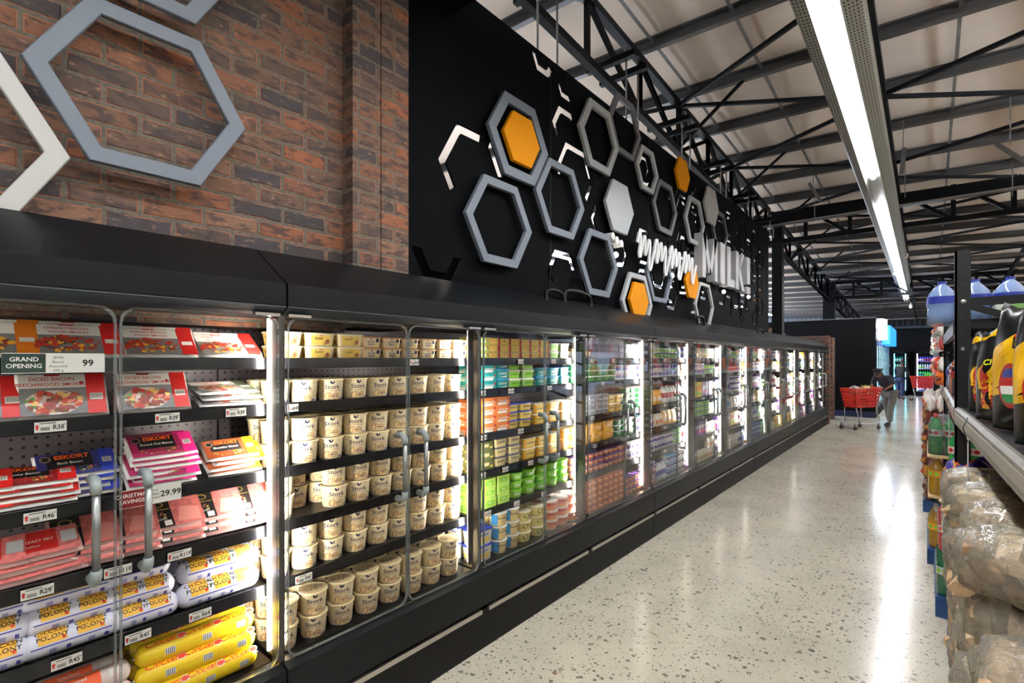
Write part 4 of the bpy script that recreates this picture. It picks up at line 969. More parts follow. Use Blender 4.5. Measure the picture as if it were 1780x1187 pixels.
def d_diced(title, s2, seed, side=RED):
    def d(b, f, L, H):
        put(b, rect2(L*.94, H*.9), f, M('pack_maroon', (120,24,30), .35), 0, H*.5)
        put(b, rect2(L*.72, H*.30), lay(f, .0003), WHT, -L*.11, H*.79); put(b, rect2(L*.22, H*.92), lay(f, .0004), side, L*.36, H*.5)
        word(b, lay(f, .0008), title, .017, -L*.12, H*.80, RED, .008); word(b, lay(f, .0008), s2, .017, -L*.12, H*.68, RED, .008)
        put(b, rect2(.04, .006), lay(f, .0008), RED, -L*.12, H*.92); put(b, disc2(.006, 8), lay(f, .0008), RED, L*.2, H*.74)
        put(b, disc2(1, 18), lambda u, v: lay(f, .0005)(-L*.12+u*L*.3, H*.32+v*H*.27), M('bowl_white', (226,214,206), .4))
        food(b, f, -L*.12, H*.33, L*.30, H*.24, FM, seed, 90)
        put(b, rect2(L*.15, H*.15), lay(f, .0007), WHT, L*.36, H*.42)
        for k in range(9): put(b, rect2(.0015, H*.11), lay(f, .0009), INK, L*.30+k*L*.015, H*.43)
    return d
def d_streaky(seed, side=RED):
    def d(b, f, L, H):
        put(b, rect2(L*.94, H*.9), f, M('pack_maroon'), 0, H*.5)
        put(b, rect2(L*.72, H*.32), lay(f, .0003), WHT, -L*.11, H*.78); put(b, rect2(L*.22, H*.92), lay(f, .0004), side, L*.36, H*.5)
        word(b, lay(f, .0008), 'STREAKY BACON', .015, -L*.12, H*.80, RED, .008); word(b, lay(f, .0008), 'WOOD SMOKED', .014, -L*.1, H*.68, RED, .008); put(b, rect2(.04, .005), lay(f, .0008), RED, -L*.12, H*.93)
        food(b, f, -L*.12, H*.34, L*.34, H*.23, [FM[0], FM[0], FM[4], YOR, MEATD], seed, 90)
        put(b, rect2(L*.15, H*.13), lay(f, .0007), WHT, L*.36, H*.45)
    return d
def d_eskort(cut, bg, side):
    def d(b, f, L, H):
        put(b, rect2(L*.94, H*.88), f, bg, 0, H*.5); put(b, rect2(L*.55, H*.52), lay(f, .0003), BLKI, -L*.08, H*.62)
        word(b, lay(f, .0008), 'ESKORT', .026, -L*.05, H*.70, M('flame_orange', (240,96,30), .4), .03); word(b, lay(f, .0008), cut, .015, -L*.08, H*.5, WHT, .012)
        put(b, disc2(.015, 12), lay(f, .0007), M('badge', (150,120,100), .4), -L*.36, H*.74); put(b, disc2(.011, 12), lay(f, .0009), BLKI, -L*.36, H*.74)
        put(b, rect2(L*.2, H*.9), lay(f, .0005), side, L*.38, H*.5); put(b, rect2(L*.12, H*.2), lay(f, .0007), WHT, L*.37, H*.5)
        for k in range(7): put(b, rect2(.0014, H*.16), lay(f, .0009), INK, L*.33+k*L*.014, H*.5)
        food(b, f, -L*.05, H*.24, L*.3, H*.13, FM, 5, 40)
    return d
def d_fry(b, f, L, H):
    put(b, rect2(L*.94, H*.88), f, MEAT, 0, H*.5); put(b, rect2(L*.5, H*.7), lay(f, .0005), RED, 0, H*.55)
    word(b, lay(f, .0009), 'BREAKFAST FRY', .015, 0, H*.52, WHT, .015); word(b, lay(f, .0009), 'Rashers', .012, 0, H*.36, WHT, .01); put(b, rect2(L*.18, H*.5), lay(f, .0006), WHT, -L*.36, H*.55); put(b, rect2(L*.16, H*.4), lay(f, .0006), LGRY, L*.37, H*.55)
def d_ham(b, f, L, H):
    put(b, rect2(L*.94, H*.9), f, MEAT, 0, H*.5); put(b, rect2(L*.4, H*.92), lay(f, .0005), BLKI, -L*.26, H*.5)
    food(b, f, -L*.26, H*.42, L*.15, H*.12, FM, 9, 16); put(b, disc2(.02, 12, .7), lay(f, .0015), GOLD, -L*.26, H*.76); put(b, disc2(.016, 12, .7), lay(f, .0017), BLKI, -L*.26, H*.76)
    put(b, rect2(L*.12, H*.16), lay(f, .0015), WHT, -L*.16, H*.16); put(b, rect2(L*.36, .003), lay(f, .0016), GOLD, -L*.26, H*.6)
    put(b, poly2([(L*.0,H*.15),(L*.4,H*.1),(L*.42,H*.5),(L*.1,H*.62)]), lay(f, .0004), M('ham_light', (228,150,140), .35))
    word(b, lay(f, .0018), 'BACON', .011, -L*.26, H*.27, WHT, .01)
WPK = M('pack_white', (230,226,222), .3); CLR = M('pack_clear', (190,150,146), .25)
packs = dict(
 streaky=('bacon_pack', 'red-edged streaky bacon tray', slab(.245, .155, .022, WPK, d_streaky(3))),
 orange=('bacon_pack', 'orange streaky bacon tray', slab(.245, .155, .022, WPK, d_streaky(8, M('pack_orange', (220,120,30), .35)))),
 diced=('bacon_pack', 'red and white diced bacon tray', slab(.235, .165, .024, WPK, d_diced('DICED BACON', 'BEECHWOOD SMOKED', 4))),
 flatp=('bacon_pack', 'white meat tray lying flat', slab(.24, .15, .02, WPK, d_diced('DICED BACON', 'SMOKED', 6, M('label_olive', (70,76,58), .4)))),
 pinkp=('bacon_pouch', 'pink-edged bacon pouch', slab(.225, .125, .018, WPK, d_eskort('Round Cut Bacon', M('pink_dark', (150,36,80), .4), PINK), wob=.002)),
 yelp=('bacon_pouch', 'yellow-edged bacon pouch', slab(.21, .12, .016, WPK, d_eskort('Shoulder Bacon', M('rust', (130,60,30), .4), M('sun_yellow', (250,210,20), .4)), wob=.002)),
 bluep=('bacon_pouch', 'blue-edged bacon pouch', slab(.225, .125, .018, WPK, d_eskort('Back Bacon', M('indigo', (50,50,110), .4), BLUL), wob=.002)),
 redp=('bacon_pouch', 'red-edged bacon pouch', slab(.235, .125, .018, WPK, d_eskort('Streaky Bacon', DRED, RED), wob=.002)),
 fry=('bacon_pack', 'red-labelled clear pack of rashers', slab(.25, .12, .03, CLR, d_fry, wob=.001)),
 ham=('bacon_pack', 'black-labelled clear pack of bacon', slab(.20, .155, .026, CLR, d_ham, wob=.002)))
PKM = {k: (n, ph, [(a, p.mesh(a)) for a, p in parts]) for k, (n, ph, parts) in packs.items()}
PE = []
def pack(key, y, z, lean=.9, x=-2.26, rz=0, roll=0, lv=0, where=''):
    n, ph, parts = PKM[key]; r = empty(n, (x, y, z+.011*math.sin(lean))); r.rotation_mode = 'ZYX'
    r.matrix_world = Matrix.Translation(r.location) @ Matrix.Rotation(rz, 4, 'Z') @ Matrix.Rotation(-lean, 4, 'Y') @ Matrix.Rotation(roll, 4, 'X')
    for a, me in parts:
        o = bpy.data.objects.new(a, me); COL.objects.link(o); o.parent = r
    PE.append((r, key, lv, y, where)); return r
for k, y, ln, rz in (('orange', P1(-20), .75, 0), ('streaky', P1(140), .75, 0), ('streaky', P1(282), .8, 0), ('streaky', P1(402), .95, .03)):
    pack(k, y, LV[0], ln, -2.235, rz, 0, 0, 'front'); pack(k, y+.01, LV[0]+.012, ln, -2.265, rz, 0, 0, 'back')
for k, y, ln, rz in (('diced', P1(-45), .55, 0), ('diced', P1(112), .45, 0), ('diced', P1(270), .5, .05)):
    pack(k, y, LV[1], ln, -2.24, rz, 0, 1, 'front')
for q in range(3): pack('flatp', P1(398)+.012*(q % 2), LV[1]+.024*q, 1.32, -2.215-.01*q, .1*q-.1, 0, 1, ordn(q)+' layer')
def pile(key, y, lv, n, lean=1.05, x=-2.225, dz=.02, spread=.02, rz0=0, seed=1):
    q = random.Random(seed)
    for i in range(n):
        pack(key, y+q.uniform(-spread, spread), LV[lv]+dz*i, lean+q.uniform(-.05, .05), x-.006*i, rz0+q.uniform(-.08, .08), q.uniform(-.02, .02), lv, ordn(i)+' up the pile')
pile('pinkp', P1(285), 2, 6, .95, seed=3, rz0=.0); pile('pinkp', P1(300), 2, 3, 1.2, -2.42, seed=5, dz=.055)
pile('yelp', P1(410), 2, 4, 1.0, seed=4); pile('bluep', P1(135), 2, 4, .95, seed=6, dz=.022, x=-2.26); pile('redp', P1(55), 2, 4, 1.15, seed=7); pile('redp', P1(-60), 2, 4, 1.15, seed=8)
for i, (px, key) in enumerate(((55, 'fry'), (-50, 'fry'))): pile(key, P1(px), 3, 3, 1.0, seed=20+i, dz=.03)
for i, px in enumerate((150, 228, 308, 382, 446)): pile('ham', P1(px), 3, 3, .92, rz0=-.1, seed=30+i, dz=.028, x=-2.245, spread=.008)

# polony chubs
def chub(L, R, body, band, deco, tipm):
    m = MB(); n = 16; prof = []
    for i in range(9): a = PI/2*i/8; prof.append((R*math.sin(a)*.999+.0005, -L/2+R*.8-R*.8*math.cos(a)))
    prof += [(p, -z) for p, z in reversed(prof)]
    T = Matrix.Rotation(-PI/2, 4, 'X'); m.lathe(prof, body, 20, T=T)
    def f(u, v): a = v/R; return ((R+.0008)*math.cos(a), u, (R+.0008)*math.sin(a))   # u along y, v round the girth, 0 = front
    deco(m, f, L, R)
    c = MB()
    for s in (-1, 1): c.tube([(0, s*(L/2-.004), 0), (0, s*(L/2+.008), 0)], [.006, .003], tipm, 8)
    return [('casing', m), ('clip_end', c)]
CWH = M('casing_white', (222,222,238), .3); CPUR = M('casing_blue', (62,60,150), .35); CYE = M('casing_label', (236,180,60), .35)
def tile2(w, h, nx=1, ny=5):
    vs = [(-w/2+w*i/nx, -h/2+h*j/ny) for i in range(nx+1) for j in range(ny+1)]
    return vs, [(i*(ny+1)+j, (i+1)*(ny+1)+j, (i+1)*(ny+1)+j+1, i*(ny+1)+j+1) for i in range(nx) for j in range(ny)]
def d_polony(step):
    def d(m, f, L, R):
        g = lambda u, v: tuple(c*1.006 if i != 1 else c for i, c in enumerate(f(u, v)))
        put(m, tile2(L-2*R*.7, R*.10, 1, 2), f, CPUR, 0, -R*.05); put(m, tile2(L-2*R*.7, R*.05, 1, 2), f, CPUR, 0, R*1.75)
        k = max(1, int((L-2*R*.6)/step))
        for i in range(k):
            u = -(k-1)*step/2+i*step; put(m, tile2(step*.72, R*1.35, 3, 6), f, CYE, u, R*.8)
            put(m, text2d('CHICKEN', R*.5, .02), g, INK, u, R*.92); put(m, text2d('POLONY', R*.5, .02), g, INK, u, R*.42)
            put(m, tile2(step*.22, R*.12, 1, 2), g, RED, u, R*1.32); put(m, disc2(R*.13, 8), g, RED, u+step*.28, R*.34)
            put(m, tile2(step*.18, R*.5, 1, 4), f, M('casing_print', (150,150,200), .4), u, -R*.6); put(m, tile2(step*.12, R*.4, 1, 4), f, CPUR, u+step*.4, -R*.6)
    return d
SAY = M('sausage_yellow', (240,204,30), .25); SAR = M('sausage_red', (220,60,30), .3)
def d_saus(m, f, L, R):
    g = lambda u, v: tuple(c*1.008 if i != 1 else c for i, c in enumerate(f(u, v)))
    for i in range(3):
        u = -L*.3+i*L*.3; put(m, text2d('Chicken', R*.85, .015, 1, .2), f, SAR, u, R*.75)
        put(m, disc2(R*.42, 12, .8), f, WHT, u+L*.15, R*.95); put(m, disc2(R*.3, 12, .8), g, SAR, u+L*.15, R*.95)
        put(m, tile2(L*.08, R*.6, 1, 4), f, WHT, u+L*.05, -R*.1)
        for k in range(5): put(m, tile2(L*.006, R*.55, 1, 4), g, NAVY, u+L*.02+k*L*.015, -R*.1)
    q = random.Random(2)
    for i in range(26): put(m, disc2(R*.09, 5), f, M('sausage_orange', (244,160,30), .3), q.uniform(-L*.42, L*.42), q.uniform(-R*.6, R*2))
def d_vienna(m, f, L, R):
    put(m, tile2(L*.5, R*1.5, 3, 6), f, M('vienna_orange', (240,96,50), .35), -L*.1, R*.6); g = lambda u, v: tuple(c*1.008 if i != 1 else c for i, c in enumerate(f(u, v)))
    put(m, text2d('Smoked', R*.5, .01), g, WHT, -L*.1, R*.7); put(m, tile2(L*.12, R*.8, 1, 4), f, WHT, L*.3, R*.6)
CH = {}
for k, (L, R, body, deco, nm, cat, ph) in dict(
    big=(.315, .046, CWH, d_polony(.085), 'polony_chub', 'polony', 'large white polony roll'),
    mid=(.225, .041, CWH, d_polony(.082), 'polony_chub', 'polony', 'short white polony roll'),
    long=(.265, .040, CWH, d_polony(.1), 'polony_chub', 'polony', 'slim white polony roll'),
    saus=(.42, .040, SAY, d_saus, 'sausage_roll', 'sausage', 'long yellow chicken sausage roll'),
    vien=(.26, .036, M('vienna_clear', (226,206,200), .3), d_vienna, 'sausage_pack', 'sausage', 'orange sausage pack')).items():
    CH[k] = (nm, cat, ph, [(a, p.mesh(a)) for a, p in chub(L, R, body, None, deco, CHROME)], R)
CE = []
def put_chub(key, y, x, z, rx=0, tw=0, lv=0, where=''):
    nm, cat, ph, parts, R = CH[key]; r = empty(nm, (x, y, z+R))
    r.rotation_euler = (0, tw, rx)
    for a, me in parts:
        o = bpy.data.objects.new(a, me); COL.objects.link(o); o.parent = r
    CE.append((r, key, lv, where)); return r
def heap(key, yc, lv, cols, tag_, x0=-2.215, seed=0):
    """triangular heap of rolls lying along the aisle; cols = count per layer"""
    q = random.Random(seed); R = CH[key][4]
    for L, n in enumerate(cols):
        for i in range(n):
            put_chub(key, yc+q.uniform(-.008, .008), x0-R-i*2*R-L*R*.55, LV[lv]+L*R*1.78, q.uniform(-.03, .03), q.uniform(-.25, .05), lv, '%s, %s, %s from front' % (['bottom layer','second layer','third layer','fourth layer'][L], tag_, ordn(i)))
heap('big', P1(383), 4, (4, 3), 'the right-hand heap', seed=1)
heap('mid', P1(245), 4, (4, 3, 1), 'the middle heap', seed=2)
heap('long', P1(125), 4, (4, 3, 2), 'heap left of the handles', seed=3)
heap('mid', P1(-25), 4, (4, 3, 2), 'leftmost heap', seed=4)
heap('saus', wy(350, 2.2), 5, (5, 4, 3), 'the yellow heap', x0=-2.17, seed=5)
heap('vien', wy(150, 2.2), 5, (4, 3, 2), 'the orange heap', x0=-2.17, seed=6)
heap('vien', wy(-60, 2.2), 5, (4, 3, 2), 'the leftmost heap', x0=-2.17, seed=7)

# labels ----------------------------------------------------------------
cnt = {}
LAYN = ['bottom layer', 'second layer', 'third layer', 'fourth layer', 'fifth layer']
for e in sorted(ENT, key=lambda e: e[6]):
    r, key, lv, bay, L, row, y = e; k = (KINDS[key]['phrase'], lv, bay, L, row); cnt[k] = cnt.get(k, -1)+1
    if row: lb = '%s, %s from left, %s, %s row, %s, %s bay' % (KINDS[key]['phrase'], ordn(cnt[k]), LAYN[L], ['','second','third'][row], LNAME[lv], ordn(bay))
    else: lb = '%s, %s from left, %s, %s, %s door bay' % (KINDS[key]['phrase'], ordn(cnt[k]), LAYN[L], LNAME[lv], ordn(bay))
    tag(r, lb, KINDS[key]['cat'], '%ss on the %s' % (KINDS[key]['phrase'], LNAME[lv]))
cnt = {}
for r, key, lv, y, where in sorted(PE, key=lambda e: e[3]):
    ph = PKM[key][1]; k = (ph, lv, where); cnt[k] = cnt.get(k, -1)+1
    tag(r, '%s, %s from left%s, %s' % (ph, ordn(cnt[k]), ', '+where if where else '', LNAME[lv]), 'meat pack', 'meat packs on the '+LNAME[lv])
for r, key, lv, where in CE: tag(r, '%s, %s' % (CH[key][2], where), CH[key][1], 'rolls on the '+LNAME[lv])

# ------------------------------------------------------------------ price tags
ARW = poly2([(-.003,-.008),(.003,-.008),(.003,.002),(.006,.002),(0,.009),(-.006,.002),(-.003,.002)])
def price(y, lv, txt, where, w=.078, near=True, dz=0):
    z = LV[lv]-.016+dz; x = -2.188
    r = empty('price_tag', (x, y, z), label='white price tag %s' % where, cat='price tag', group='price tags on the %s rail' % LNAME[lv])
    m = MB(); m.box(-.0012, .001, -w/2, w/2, -.0165, .0165, TAG); m.build('card', r)
    m = MB(); f = lambda u, v: (.0016, u, v); put(m, ARW, f, RED, -w*.42, 0)
    for k in range(10): put(m, rect2(.0012, .011), f, INK, -w*.30+k*.0022, -.006)
    put(m, text2d(txt, .021, .02, .85), f, INK, w*.24, -.009); put(m, rect2(w*.5, .0025), f, INK, -w*.1, .012); put(m, rect2(w*.08, .002), f, INK, w*.44, .006)
    m.build('printing', r)
for px, lv, t in ((88, 1, 'R38'), (291, 1, 'R39'), (410, 1, 'R39'), (70, 2, 'R46'), (65, 3, 'R29'), (205, 3, 'R119'), (312, 3, 'R119'), (348, 4, 'R64'), (240, 4, 'R45'), (116, 4, 'R45')):
    price(wy(px, 2.19), lv, t, '%s, %s rail of first bay, %s' % (t, LNAME[lv], {88: 'left door', 291: 'under the diced bacon tray', 410: 'under the flat trays', 70: 'left door', 65: 'left door', 205: 'beside the door handle', 312: 'right of the handle', 348: 'right door', 240: 'right of the door edge', 116: 'left door'}[px]))
def banner(y, lv, lft, rgt, price_, w, mt, label):
    r = empty('shelf_banner', (-2.183, y, LV[lv]-.01), label=label, cat='shelf banner')
    m = MB(); m.box(-.001, .001, -w/2, w/2, -.032, .032, TAG); m.build('card', r); f = lambda u, v: (.0014, u, v)
    m = MB(); put(m, rect2(w*.4, .06), f, mt, -w*.3, 0); g = lambda u, v: (.0018, u, v)
    put(m, text2d(lft[0], .019, .02), g, WHT, -w*.3, .006); put(m, text2d(lft[1], .019, .02), g, WHT, -w*.3, -.015)
    for i, t in enumerate(rgt): put(m, text2d(t, .012, .0), f, INK, w*.02, .014-i*.014)
    put(m, text2d(price_, .03, .02), g, INK, w*.32, -.01); m.build('printing', r)
banner(wy(75, 2.19)+.03, 0, ('GRAND', 'OPENING'), ('SPAR', 'Bacon', 'Assorted', '200 g'), '99', .25, M('banner_green', (36,58,50), .5), 'GRAND OPENING banner card on the top shelf rail of the first bay')
banner(wy(262, 2.19), 2, ('CHRISTMAS', 'SAVINGS'), ('Eskort', 'Rindless', 'Assorted'), '29.99', .19, DRED, 'CHRISTMAS SAVINGS banner card reading 29.99 on the third shelf rail')
price(wy(509, 2.19), 1, 'R45', 'reading R45 on the second shelf rail beside the first door post', .05); price(wy(528, 2.19), 4, 'R45', 'reading R45 on the fifth shelf rail beneath the first spread tubs')
TAGS = [(c, l) for l, cs in ((0, (720, 905, 962, 1030, 1066)), (1, (838, 888, 955, 1005, 1048)), (2, (840, 905, 952, 1005, 1030)), (3, (838, 878, 922, 1000, 1034)), (4, (848, 898, 945, 1010))) for c in cs]
for i, (px, lv) in enumerate(TAGS):
    price(wy(px, 2.19), lv, 'R%d' % random.choice((39, 45, 52, 64, 28)), 'on the %s rail below the margarines, %s from the left' % (LNAME[lv], ordn([c for c, l in TAGS if l == lv].index(px))), .06)
m0 = MB(); m0.box(-.0012, .001, -.035, .035, -.015, .015, TAG); f = lambda u, v: (.0016, u, v); put(m0, rect2(.03, .014), f, INK, .01, -.002); put(m0, rect2(.008, .018), f, RED, -.026, 0); tm = m0.mesh('price_tag')
for bay in range(4, 13):
    for lv in range(5):
        for k in range(3):
            o = bpy.data.objects.new('price_tag', tm); COL.objects.link(o); o.location = (-2.188, Y0+(bay-1)*PITCH+.2+.38*k, LV[lv]-.016)
            tag(o, 'small price tag, %s from left, %s rail, %s door bay' % (ordn(k), LNAME[lv], ordn(bay)), 'price tag', 'price tags on the %s rail' % LNAME[lv])
# ================================================================== RIGHT-HAND RACKING
RK = M('rack_black', (22,23,26), .38, .2); BEAMF = M('beam_face', (168,164,154), .35, .5, var=.12, vscale=9); BOLT = M('bolt', (190,190,190), .3, .8)
RX = .125; SHZ = 1.45; TOPZ = 2.0
UP = [1.25, 4.2, 7.1, 10.0, 12.9, 15.8, 18.7, 21.6]
def upright(y, x, h, label):
    r = empty('rack_upright', (x, y, 0), label=label, cat='rack', group='black uprights of the racking')
    for nm, xx in (('front_post', 0), ('back_post', .95)):
        m = MB(); m.box(xx, xx+.012, -.04, .04, 0, h, RK); m.box(xx, xx+.075, -.04, -.03, 0, h, RK); m.box(xx, xx+.075, .03, .04, 0, h, RK); m.build(nm, r)
    if y < 12:
        m = MB()
        for k in range(20):
            z = .3+k*.1
            if z < h-.05: m.box(.03, .045, -.0405, -.0395, z, z+.02, BOLT if k % 5 == 0 else BLKI)
        m.build('slots', r)
    z = .35; k = 0
    while z < h-.35:
        m = MB(); m.bar((.04, 0, z), (.98, 0, z+(.28 if k % 2 == 0 else -.0)), .03, .035, RK); m.build('brace', r)
        z += .32; k += 1
    m = MB(); m.bar((.04, 0, 2.1), (.98, 0, 2.11), .035, .05, RK); m.build('brace', r)
    m = MB(); m.bar((.06, 0, 2.08), (.9, 0, 1.72), .03, .04, RK); m.build('brace', r)
    m = MB(); m.tube([(.04, -.045, 2.1), (.04, -.06, 2.1)], .014, BOLT, 8); m.build('bolt', r)
for i, y in enumerate(UP): upright(y, RX if i else .235, 2.42 if i < 3 else 2.15, ['nearest black rack upright beside the camera', 'tall black rack upright right of the drink bottles', 'black rack upright just behind the tall one'][i] if i < 3 else '%s black rack upright from the camera, far down the aisle' % ordn(i))
def shelf_bay(xa, ya, xb, yb, z, label, lip=True):
    L = math.hypot(xb-xa, yb-ya); r = empty('rack_shelf', (xa, ya, z), -math.atan2(xb-xa, yb-ya), label=label, cat='shelf', group='shelves of the right-hand racking')
    m = MB(); m.box(.03, .97, .05, L-.05, -.03, -.004, RK); m.build('deck', r)
    m = MB(); m.prism([(-.004, -.10), (-.004, -.012), (.012, 0), (.03, -.004), (.03, -.10)], .045, L-.045, BEAMF if lip else RK, 'y'); m.build('front_beam', r)
    if lip:
        m = MB(); m.box(-.006, -.004, .05, L-.05, -.075, -.03, M('price_channel', (196,192,180), .3, .2)); m.build('price_channel', r)
    m = MB(); m.box(.93, .97, .045, L-.045, -.12, 0, RK); m.build('back_beam', r)
shelf_bay(.235, 1.25, RX, 4.2, SHZ, 'nearest metal rack shelf holding the charcoal bags')
for i in range(1, 7):
    shelf_bay(RX, UP[i], RX, UP[i+1], SHZ, 'metal rack shelf at eye height, %s bay along the aisle' % ordn(i))
    shelf_bay(RX, UP[i], RX, UP[i+1], TOPZ if i < 3 else 1.85, 'upper black rack shelf, %s bay along the aisle' % ordn(i), False)
for i, (y, z0) in enumerate(((3.3, 1.36), (4.9, 1.36), (6.6, 1.36))):
    x = .235+(RX-.235)*(y-1.25)/2.95 if y < 4.2 else RX
    m = MB(); m.box(x-.012, x-.010, y-.035, y+.035, z0-.24, z0, LGRY); m.tube([(x-.011, y-.03, z0-.02), (x-.03, y-.02, z0+.05), (x-.011, y+.01, z0+.1)], .0025, BLKI, 6)
    m.build('shelf_ticket', label='pale hanging ticket tied below the rack beam, %s from the camera' % ordn(i), cat='ticket', group='tickets hanging below the rack beam')

# ------------------------------------------------------------------ sacks
def sack(L, H, T, body, deco, seed=1, wr=.012, n=16, k=14):
    q = random.Random(seed); ph = [q.uniform(0, 6) for _ in range(8)]
    def bul(a, b):  # a,b in -1..1
        e = max(0, (1-abs(a)**2.3))*max(0, (1-abs(b)**2.6)); e = e**.6
        w = wr*(math.sin(5*a+ph[0]+2*b)+math.sin(7*b+ph[1]-3*a)+.6*math.sin(13*a+ph[2])*math.sin(11*b+ph[3]))
        return (T/2)*e*(1.08-.16*b)+w*e
    def f(u, v, s=1):
        a = max(-1, min(1, 2*u/L)); b = max(-1, min(1, 2*v/H-1)); pinch = 1-.10*max(0, b)**3-.05*abs(b)
        zz = H/2+b*H/2*(1-.05*a*a)+(.02*math.sin(9*a+ph[4]) if b > .8 else 0)
        return (s*bul(a, b), a*L/2*pinch, zz)
    vs = []; fs = []
    for s in (1, -1):
        for i in range(n+1):
            for j in range(k+1): vs.append(f((-1+2*i/n)*L/2, j/k*H, s))
    N = (n+1)*(k+1)
    for s in (0, 1):
        for i in range(n):
            for j in range(k):
                a = s*N+i*(k+1)+j; qd = (a, a+k+1, a+k+2, a+1); fs.append(qd if s == 0 else qd[::-1])
    rim = [(i*(k+1)) for i in range(n+1)]+[n*(k+1)+j for j in range(1, k+1)]+[i*(k+1)+k for i in range(n-1, -1, -1)]+[j for j in range(k-1, 0, -1)]
    for a, b in zip(rim, rim[1:]+rim[:1]): fs.append((a, b, b+N, a+N))
    m = MB(); m.add(vs, fs, body, None, True); d = MB()
    if deco: deco(d, lambda u, v, e=.0015: (f(u, v)[0]+e, *f(u, v)[1:]), L, H)
    return m, d
def grid2(pts_fn, nu, nv):
    vs = [pts_fn(i/nu, j/nv) for i in range(nu+1) for j in range(nv+1)]
    return vs, [(i*(nv+1)+j, (i+1)*(nv+1)+j, (i+1)*(nv+1)+j+1, i*(nv+1)+j+1) for i in range(nu) for j in range(nv)]
def band(d, f, L, H, a, b, w0, w1, mt, e=.003):
    """curved band from a to b (fractions of the face)"""
    put(d, grid2(lambda s, t: (L*(a[0]+(b[0]-a[0])*s-.5), H*(a[1]+(b[1]-a[1])*s+(w0+(w1-w0)*s)*(t-.5)+.03*math.sin(3*s))), 26, 8), lambda u, v: f(u, v, e), mt)
CHB = M('sack_black', (12,11,12), .3, 0, .3); CHY = M('sack_yellow', (246,190,20), .28); CHR = M('sack_red', (190,40,36), .3); CHG = M('sack_green', (30,130,70), .3); CHBL = M('sack_blue', (44,60,150), .3); CHO = M('sack_orange', (196,84,24), .3, var=.4, vscale=9)
def logo(d, f, cx, cy, rx, ry):
    put(d, grid2(lambda s, t: (cx+rx*t*math.cos(2*PI*s), cy+ry*t*math.sin(2*PI*s)), 24, 6), lambda u, v: f(u, v, .005), CHR)
    for k, mt in enumerate((CHG, WHT, CHR, CHBL)):
        lo, hi = -.84+.42*k, -.84+.42*(k+1)
        put(d, grid2(lambda s, t: (cx+rx*.82*(2*t-1)*math.sqrt(max(0, 1-(lo+(hi-lo)*s)**2)), cy+ry*.9*(lo+(hi-lo)*s)), 5, 6), lambda u, v: f(u, v, .0065), mt)
def d_char(d, f, L, H):
    band(d, f, L, H, (.0, .46), (1, .80), .34, .30, CHY); band(d, f, L, H, (.0, .28), (1, .36), .05, .06, CHY); band(d, f, L, H, (.1, .64), (.9, .93), .03, .02, CHR, .002)
    logo(d, f, -L*.27, H*.34, L*.12, H*.17); logo(d, f, L*.27, H*.36, L*.12, H*.17)
    put(d, grid2(lambda s, t: (L*(-.12+.16*s), H*(.30+.03*t)), 3, 2), lambda u, v: f(u, v, .002), WHT); put(d, grid2(lambda s, t: (L*(-.06+.05*s), H*(.26+.10*t)), 2, 3), lambda u, v: f(u, v, .0021), WHT)
    put(d, text2d('braai', L*.17, .01), lambda u, v: f(u, v, .006), CHB, -L*.1, H*.62)
    q = random.Random(1)
    for i in range(30): put(d, disc2(.006+.008*q.random(), 5), lambda u, v: f(u, v, .0018), q.choice((CHO, CHR, CHO)), q.uniform(-.4, .4)*L, q.uniform(.38, .5)*H)
def d_flame(d, f, L, H):
    q = random.Random(4)
    for i in range(34):
        cx = q.uniform(-.42, .42)*L; cy = q.uniform(.12, .42)*H; s = q.uniform(.02, .05)
        put(d, grid2(lambda a, b: (cx+s*(a-.5)*(1-b)+.01*math.sin(5*b+i), cy+s*2.4*b), 2, 5), lambda u, v: f(u, v, .0015+.0001*(i % 5)), q.choice((CHR, CHY, CHR)))
    for t, v in (('BRAAI', .80), ('IXX', .69), ('CHARCOAL', .58)): put(d, text2d(t, H*.085, .02), lambda u, v: f(u, v, .002), M('sack_lime', (220,226,40), .3), -L*.05, H*v)
    band(d, f, L, H, (0, .9), (1, .9), .04, .04, CHY)
def d_briq(d, f, L, H):
    band(d, f, L, H, (.02, .80), (.98, .84), .16, .16, CHG); band(d, f, L, H, (.02, .70), (.98, .74), .02, .02, WHT, .002)
    q = random.Random(9)
    for i in range(26):
        cx = q.uniform(-.42, .42)*L; cy = q.uniform(.1, .5)*H; s = q.uniform(.02, .07)
        put(d, grid2(lambda a, b: (cx+s*(a-.5)*(1-b*.8), cy+s*2*b), 2, 4), lambda u, v: f(u, v, .0015+.0001*(i % 5)), q.choice((M('ember', (240,120,30), .3), M('ember_yellow', (250,180,50), .3), CHB)))
def mk_sack(name, cat, label, x, y, z, L, H, T, body, deco, ang, lean=.12, seed=1, group=None, pn='bag', wr=.012):
    b, d = sack(L, H, T, body, deco, seed, wr); r = empty(name, (x, y, z), label=label, cat=cat, group=group)
    r.matrix_world = Matrix.Translation((x, y, z)) @ Matrix.Rotation(ang, 4, 'Z') @ Matrix.Rotation(-lean, 4, 'Y')
    b.build(pn, r)
    if d.v: d.build('print', r)
    return r
AN = -PI/2-.38
G = 'charcoal bags on the rack shelf'
